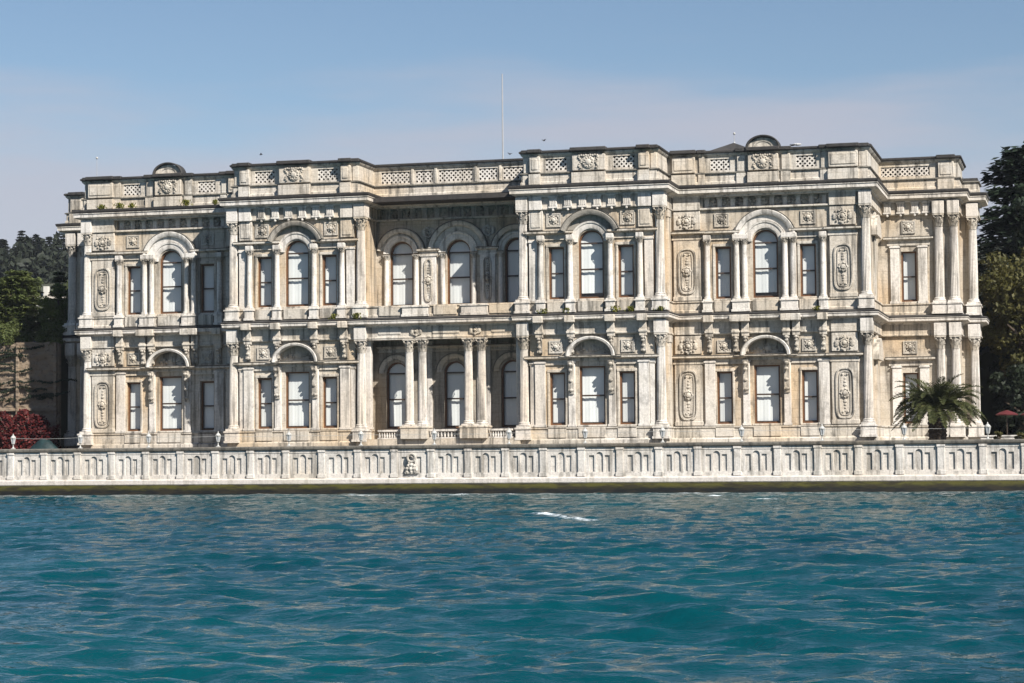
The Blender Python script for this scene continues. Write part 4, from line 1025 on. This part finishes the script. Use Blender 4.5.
def build_far_wood():
    # the rest of the wooded slope, seen only as one mass
    rs = np.random.RandomState(77); C = []
    for k in range(620):
        x = rs.uniform(-400, -206) if rs.rand() < .55 else rs.uniform(-171, -60); y = rs.uniform(225, 345); z = ground_z(x, y)
        h = 6+4*rs.rand(); r = 2.2+1.2*rs.rand(); n = 60; t = rs.rand(n); a = rs.rand(n)*2*PI; q = r*(1-t)**.6*rs.rand(n)**.4
        C.append(np.stack([x+q*np.cos(a), y+q*np.sin(a), z+h*t-.5], -1))
    C = np.concatenate(C); n = len(C)
    o = quads('hill_wood', M['pine'], None, (-250, 280, 40), C, rdir(rs, n)+np.array([0, 0, -.4]), rdir(rs, n)+np.array([0, 0, .5]), .9, .5)
    o['kind'] = 'stuff'
build_far_wood()
def build_near_left():
    conifer('cedar', -40.2, 10.5, 11.8, 6.0, 3.0, M['cedar'], 'layered green cedar above the stone wall at the left edge', 3, 20, 13, 80, .17, .06, shape=.42, start=.10)
    broad_tree('bushy_tree', -36.3, 10.0, 11.6, 4.9, 1.7, M['leaf'], 'bushy green tree above the stone wall beside the palace', 4, 60, 150, .11, low=.0)
    conifer('fir', -38.2, 14, 12.2, 5.9, 1.9, M['cedar'], 'taller dark green fir behind the cedar and the bushy tree', 5, 18, 9, 60, .15, .14, start=-.05)
    broad_tree('bushy_tree', -36.6, 16.5, 12.3, 5.6, 1.7, M['leaf'], 'leafy tree nearest the shaded corner of the palace', 6, 50, 130, .12, low=.0)
    broad_tree('bushy_tree', -43.6, 13, 12.0, 5.9, 2.4, M['leaf'], 'leafy tree behind the cedar, cut by the left edge of the photo', 7, 50, 130, .13, low=.0)
    broad_tree('shrub', -39.4, 8.3, 11.2, 2.4, 1.9, M['cedar'], 'dense low shrub along the top of the stone wall', 8, 55, 140, .11, 'shrub', low=-.1)
    broad_tree('shrub', -35.9, 8.1, 11.2, 2.0, 1.4, M['cedar'], 'dense low shrub at the right end of the stone wall top', 9, 50, 130, .10, 'shrub', low=-.1)
    for i, (x, y, h, r, lab) in enumerate([(-94, 112, 4.2, 3.4, 'green tree on the middle slope, left of the small white house'), (-82.5, 111, 3.6, 3.0, 'green tree on the middle slope, right of the small white house')]):
        broad_tree('hill_tree', x, y, ground_z(x, y)-.5, h, r, M['cedar'], lab, 20+i, 40, 110, .3, low=.0)
    # small white house on the slope
    x, y = -87.2, 108; z0 = 20.3; o = empty('house', (x, y, z0), 'small white house half hidden among the trees on the left slope', 'house')
    b = MB(); b.box(x-1.6, x+2.2, y, y+4, z0, z0+3.2); b.obj('wall', M['house_wall'], o, (x, y, z0))
    b = MB(); b.add([(x-1.9,y-.3,z0+3.2),(x+2.5,y-.3,z0+3.2),(x+2.5,y+4.3,z0+3.2),(x-1.9,y+4.3,z0+3.2),(x-1.9,y+2,z0+4.3),(x+2.5,y+2,z0+4.3)], [(0,1,5,4),(2,3,4,5),(0,4,3),(1,2,5),(0,3,2,1)]); r = b.obj('roof', M['house_roof'], o, (x, y, z0+3.2))
    b = MB(); b.box(x-.75, x-.15, y+.5, y+1.1, z0+3.4, z0+4.9); b.obj('chimney', M['house_wall'], r, (x-.4, y+.8, z0+3.4))
    # rubble retaining wall
    b = MB(); rr = random.Random(3); vs = []; nx, nz = 110, 34; x0, x1, za, zb = -84.5, -34.6, 2.3, 11.72
    for j in range(nz+1):
        for i in range(nx+1):
            vs.append((x0+(x1-x0)*i/nx, 6.8+rr.uniform(-.07, .07)+.03*(j % 3), za+(zb-za)*j/nz+(rr.uniform(-.10, .12) if j == nz else 0)))
    b.add(vs, [(j*(nx+1)+i, j*(nx+1)+i+1, (j+1)*(nx+1)+i+1, (j+1)*(nx+1)+i) for j in range(nz) for i in range(nx)])
    b.box(x0, x1, 6.9, 7.18, 2.3, 11.6); o = b.obj('retaining_wall', M['rubble'], None, (-60, 6.8, 2.4)); tag(o, 'tall brown rubble retaining wall left of the palace', 'wall')
    b = MB()
    for xx in (-38.1, -34.85): b.rail(xx-.12, xx+.12, 6.55, 6.85, 2.4, 11.7, .03)
    b.rail(-60, -34.7, 6.6, 6.8, 6.35, 6.6, .03); b.rail(-60, -34.7, 6.62, 6.8, 8.15, 8.3, .03); b.obj('wall_band', M['rubble'], o, (-48, 6.7, 6))
    # creeper strands on the wall, dark leaves standing in for ledge shadows
    rs = np.random.RandomState(2); Cs = []
    for i in range(34):
        xs = -46+rs.rand()*10; z = 6.9+rs.rand()*4.2; l = 1.2+rs.rand()*2.4; n = int(230*l/3); t = rs.rand(n)
        Cs.append(np.stack([xs+t*l+rs.normal(size=n)*.1, 6.58+rs.normal(size=n)*.04, z+t*l*(.18*rs.rand()-.02)+.10*np.sin(t*7+i)+rs.normal(size=n)*.035], -1))
    C = np.concatenate(Cs); n = len(C); o = quads('shadow_creeper', M['hedge'], None, (-43, 6.6, 6), C, rdir(rs, n), np.array([0, -1, .3])+rdir(rs, n)*.5, .08, .05); tag(o, 'dark creeper strands standing in for ledge shadows across the rubble retaining wall', 'creeper')
    # red creeper hedge at the wall foot
    n = 9000; x = -46+rs.rand(n)*12.2; top = 6.45-.22*np.clip(x+38.5, 0, 9)+.35*np.sin(x*1.7)+.22*np.sin(x*4.1+1); z = 2.4+rs.rand(n)**.8*(top-2.4); y = 4.3+rs.rand(n)*1.2
    o = quads('red_creeper', M['redleaf'], None, (-40, 4.6, 2.4), np.stack([x, y, z], -1), rdir(rs, n), np.array([.3, -1, .5])+rdir(rs, n)*.9, .14*(.6+.8*rs.rand(n)), .09); tag(o, 'mass of red autumn creeper at the foot of the rubble wall', 'creeper')
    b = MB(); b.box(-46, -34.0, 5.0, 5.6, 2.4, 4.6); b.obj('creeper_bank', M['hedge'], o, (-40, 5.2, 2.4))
    # tarpaulin
    b = MB(); rr = random.Random(8); vs = []; n, m = 14, 7
    for j in range(m+1):
        for i in range(n+1):
            u, v = i/n, j/m; vs.append((-35.1+2.4*u, 2.2+1.6*v, 2.4+1.7*math.sin(PI*min(1, .12+v*.8))*(.55+.45*math.sin(PI*u))+rr.uniform(-.06, .06)))
    b.add(vs, [(j*(n+1)+i, j*(n+1)+i+1, (j+1)*(n+1)+i+1, (j+1)*(n+1)+i) for j in range(m) for i in range(n)])
    b.box(-35.0, -32.8, 2.4, 3.6, 2.4, 3.0); tag(b.obj('tarpaulin', M['tarp'], None, (-33.9, 3, 2.4)), 'dark teal tarpaulin heaped between the red creeper and the palace', 'tarpaulin')
build_near_left()
def build_right():
    conifer('cedar', 38.6, 33, 2.4, 25.0, 8.6, M['cedar_dark'], 'tall dark cedar rising above the trees right of the palace', 31, 30, 11, 60, .42, .08, shape=.55)
    conifer('cedar', 46.5, 40, 12, 17, 6.5, M['cedar_dark'], 'dark cedar behind, cut by the right edge of the photo', 32, 22, 11, 50, .45, .1, shape=.5)
    broad_tree('leafy_tree', 38.6, 19, 2.4, 16.2, 3.4, M['olive'], 'olive brown leafy tree close to the right corner of the palace', 33, 80, 150, .19, low=.34)
    broad_tree('leafy_tree', 43.5, 24, 2.4, 17.5, 4.6, M['olive'], 'olive leafy tree at the right edge of the photo', 34, 70, 120, .24, low=.30)
    broad_tree('dark_tree', 38.9, 26, 2.4, 21.0, 3.7, M['cedar_dark'], 'dark dense tree between the palace corner and the tall cedar', 35, 70, 130, .28, low=.0)
    broad_tree('dark_tree', 43.0, 30, 2.4, 20, 4.0, M['cedar_dark'], 'dark dense tree at the foot of the tall cedar', 36, 70, 130, .3, low=.0)
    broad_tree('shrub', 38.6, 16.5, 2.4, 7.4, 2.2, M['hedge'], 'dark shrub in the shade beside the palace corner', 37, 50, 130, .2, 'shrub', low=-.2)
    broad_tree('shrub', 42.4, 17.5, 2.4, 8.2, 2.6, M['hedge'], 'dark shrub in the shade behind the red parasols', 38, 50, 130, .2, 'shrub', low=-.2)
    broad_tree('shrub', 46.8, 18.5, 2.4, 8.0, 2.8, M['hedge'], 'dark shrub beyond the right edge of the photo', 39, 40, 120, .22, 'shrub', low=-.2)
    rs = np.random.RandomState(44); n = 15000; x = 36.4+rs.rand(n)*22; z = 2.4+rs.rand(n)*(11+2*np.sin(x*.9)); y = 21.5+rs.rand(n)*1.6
    o = quads('shade_hedge', M['hedge'], None, (45, 22, 2.4), np.stack([x, y, z], -1), rdir(rs, n), rdir(rs, n)+np.array([0, -1, .3]), .34, .2); tag(o, 'tall dark hedge added to stand for the deep shade behind the red parasols', 'hedge')  # leaf screen added to fill the dark shade under the trees
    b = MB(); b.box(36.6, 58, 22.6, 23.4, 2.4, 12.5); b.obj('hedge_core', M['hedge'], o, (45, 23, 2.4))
    for i, (x, y, lab) in enumerate([(37.7, 11.0, 'red parasol in the dark shade, nearer the palace corner'), (39.4, 12.6, 'red parasol in the dark shade at the right edge')]):
        o = empty('parasol', (x, y, 2.4), lab, 'parasol', 'red parasols under the trees')
        b = MB(); b.tube([(x, y, 2.4), (x, y, 5.5)], .03, 8); b.obj('pole', M['dark_wood'], o, (x, y, 2.4))
        b = MB(); b.lathe([(.78, 5.12), (.80, 5.18), (.5, 5.34), (.05, 5.48), (0, 5.49)], 8, (x, y, 0)); b.obj('canopy', M['red_cloth'], o, (x, y, 5.2))
    b = MB(); b.rail(36.6, 60, -4.1, -3.8, 2.4, 3.45, .03); b.rail(36.5, 60, -4.16, -3.74, 3.45, 3.56, .02); tag(b.obj('garden_wall', M['seawall'], None, (40, -4, 2.4)), 'low white garden wall at the right, behind the sea wall', 'wall')
    rs = np.random.RandomState(4)
    for i, (x, lab) in enumerate([(37.9, 'small dry shrub in front of the low white garden wall'), (39.3, 'small grey shrub at the right end of the low garden wall')]):
        broad_tree('small_shrub', x, -5.0, 2.4, 1.5, .5, M['olive'], lab, 60+i, 14, 60, .08, 'shrub', low=.0)
build_right()
def build_palm():
    x, y, z0 = 34.0, -6.0, 2.4; o = empty('palm_tree', (x, y, z0), 'short thick palm with arching dark fronds on the terrace', 'palm')
    rs = np.random.RandomState(9)
    b = MB(); prof = []
    for i in range(22):
        t = i/21; prof.append((.50+.05*(i % 2)+.10*t, t*2.75))
    b.lathe(prof, 16, (x, y, z0), mod=lambda a, k: 1+.06*math.sin(a*7+k*PI/2.0)); b.obj('trunk', M['palmbark'], o, (x, y, z0))
    b = MB(); Cs, Ds, Ns, Ls = [], [], [], []
    c0 = np.array([x, y, z0+2.9])
    for i in range(92):
        a = i*2.39996+rs.rand()*.4; el = R(72-72*((i+.5)/92)**.85+rs.normal()*7); L0 = 3.05*(.86+.24*rs.rand())
        ca, sa = math.cos(a), math.sin(a); p = c0+np.array([.25*ca, .25*sa, 0]); e = el; pts = []
        n = 14; step = L0/n; bend = R(4.2+2.6*math.cos(max(el, 0)))*(.8+.4*rs.rand())
        dirs = []
        for k in range(n+1):
            pts.append(p.copy()); d = np.array([math.cos(e)*ca, math.cos(e)*sa, math.sin(e)]); dirs.append(d); p = p+d*step; e -= bend*(.5+1.2*k/n)
            e = max(e, R(-48+10*rs.rand()))
        b.tube([tuple(q) for q in pts], [.045*(1-.8*k/n) for k in range(n+1)], 4)
        side = np.array([-sa, ca, 0.])
        m = 46
        for k in range(m):
            t = .14+.86*k/m; f = t*n; j = min(int(f), n-1); q = pts[j]+(pts[j+1]-pts[j])*(f-j); d = dirs[j]
            up = np.cross(side, d); ll = .46*math.sin(PI*min(1, .18+t*.84))**.7+.05
            for sg in (-1, 1):
                dd = side*sg*.85+d*.65+up*(-.25+.15*rs.normal())+rs.normal(size=3)*.06; dd /= np.linalg.norm(dd)
                Cs.append(q+dd*ll*.5); Ds.append(dd); Ns.append(np.cross(dd, d)+rs.normal(size=3)*.15); Ls.append(ll*.5)
    b.obj('frond_ribs', M['palm'], o, tuple(c0)); quads('crown', M['palm'], o, tuple(c0), np.array(Cs), np.array(Ds), np.array(Ns), np.array(Ls), .032)
build_palm()

# weeds on the ledges of the palace
def build_weeds():
    spots = [(-27.75, .05, 21.27, .45, 'yellow green weed on the left wing cornice, near its left lattice'), (-26.3, .05, 21.27, .55, 'widest green weed on the left wing cornice, below its left lattice'), (-25.3, .05, 21.27, .45, 'green weed on the left wing cornice, closest to its rounded pediment'),
             (-20.9, .05, 21.27, .6, 'long green weed on the left wing cornice, right of the pediment'), (-18.6, .05, 21.27, .45, 'green weed on the left wing cornice, below its right lattice'),
             (-8.1, -3.45, 12.3, .5, 'green weed on the string course left of the loggia balcony'), (-6.4, -3.5, 12.3, .55, 'green weed under the corner column left of the balcony'),
             (7.2, -3.45, 12.3, .5, 'dry weed on the string course at the left edge of the right bay'), (8.9, -3.45, 12.3, .5, 'dry weed on the string course beside the arched window of the right bay'), (12.2, -3.45, 12.3, .6, 'bushy green weed below the right side window of the right bay'), (13.3, -3.45, 12.3, .5, 'small green weed at the right end of the right bay ledge'), (15.4, -3.45, 12.3, .4, 'small weed at the foot of the corner column of the right bay'), (25.6, .2, 12.3, .35, 'faint weed on the string course of the right wing')]
    for i, (x, y, z, r, lab) in enumerate(spots):
        r *= .75; rs = np.random.RandomState(i+100); n = 190
        C = np.array([x, y, z])+rdir(rs, n)*np.abs(rs.normal(size=(n, 1)))*.5*r*np.array([1.1, .6, .1])+np.stack([0*rs.rand(n), 0*rs.rand(n), rs.rand(n)*r*.8], -1)
        D = rdir(rs, n)*.8+np.array([0, 0, 1.]); o = quads('weed_tuft', M['weed'], None, (x, y, z), C, D, rdir(rs, n), .10, .035); tag(o, lab, 'weed', 'weeds growing on the ledges')
build_weeds()

# ------------------------------------------------------------------ masts, rods and birds
def rod(name, x, y, z0, z1, r, label, tip=None, cat='mast', m='steel'):
    o = empty(name, (x, y, z0), label, cat)
    b = MB(); b.tube([(x, y, z0), (x, y, z0+(z1-z0)*.6), (x, y, z1)], [r, r*.8, r*.55], 8); b.obj('pole', M[m], o, (x, y, z0))
    b = MB(); b.lathe([(r*2.5, 0), (r*2.5, .05), (r*1.2, .12)], 8, (x, y, z0)); b.obj('foot', M[m], o, (x, y, z0))
    if tip:
        b = MB(); b.ball((x, y, z1), tip, 10); b.obj('ball', M['white'], o, (x, y, z1))
rod('flagpole', -.63, 15, 20.9, 32.5, .075, 'tall bare flagpole on the palace roof above the loggia')
rod('lightning_rod', -31.97, 8, 20.0, 26.3, .03, 'thin rod with a pale tip at the left end of the roof', .10, 'rod')
rod('lightning_rod', 17.75, 14.5, 26.1, 26.85, .03, 'short rod with a white ball on the small hipped roof lantern', .10, 'rod')
def bird(x, y, z, m, label, rot=0., spread=True, k=1.):
    o = empty('bird', (x, y, z), label, 'bird')
    def W_(u, v, w): c, s = math.cos(rot), math.sin(rot); return (x+k*(u*c-v*s), y+k*(u*s+v*c), z+k*w)
    b = MB(); pts = [W_(-.24, 0, .0), W_(-.16, 0, .0), W_(-.02, 0, .01), W_(.10, 0, .03), W_(.17, 0, .06), W_(.22, 0, .06), W_(.27, 0, .05)]
    b.tube(pts, [k*q for q in (.015, .04, .075, .07, .045, .042, .01)], 8); b.obj('body', M[m], o, (x, y, z))
    for s in (-1, 1):
        b = MB()
        if spread: P = [(.08, .05*s, .05), (.10, .28*s, .20), (.02, .55*s, .16), (-.06, .52*s, .15), (-.06, .26*s, .17), (-.09, .05*s, .04)]
        else: P = [(.08, .06*s, .06), (.02, .085*s, .05), (-.25, .03*s, .02), (-.22, .02*s, .05), (-.05, .05*s, .085), (.06, .05*s, .08)]
        n = len(P); vs = [W_(*p) for p in P]+[W_(p[0], p[1], p[2]+.015) for p in P]
        b.add(vs, [tuple(range(n)), tuple(range(n, 2*n))[::-1]]+[(i, (i+1) % n, n+(i+1) % n, n+i) for i in range(n)]); b.obj('wing', M[m], o, (x, y, z))
bird(-13.79, -3, 24.3, 'bird_dark', 'small dark bird flying above the left projecting bay', .3, True, .5)
bird(3.96, 0, 23.95, 'bird_dark', 'small dark bird flying just left of the right projecting bay', 2.6, True, .5)
bird(7.22, -3, 24.35, 'bird_dark', 'small dark bird flying above the left end of the right projecting bay', .9, True, .5)
bird(24.35, .75, 23.80, 'bird_white', 'white gull perched on the coping of the right wing', 2.9, False, 1.15)
bird(24.0, .75, 23.78, 'bird_dark', 'dark bird perched beside the white gull on the right wing coping', 2.9, False, .8)

# ------------------------------------------------------------------ air
def build_haze():
    b = MB(); b.box(-420, 320, -165, 420, -3.0, 75)
    m = bpy.data.materials.new('summer haze'); m.use_nodes = True; nt = m.node_tree; nt.nodes.clear()
    v = nt.nodes.new('ShaderNodeVolumePrincipled'); v.inputs['Color'].default_value = (.80, .87, 1, 1); v.inputs['Density'].default_value = .00007; v.inputs['Anisotropy'].default_value = .0
    out = nt.nodes.new('ShaderNodeOutputMaterial'); nt.links.new(v.outputs[0], out.inputs['Volume'])
    o = b.obj('haze', m, None); o['kind'] = 'stuff'
build_haze()
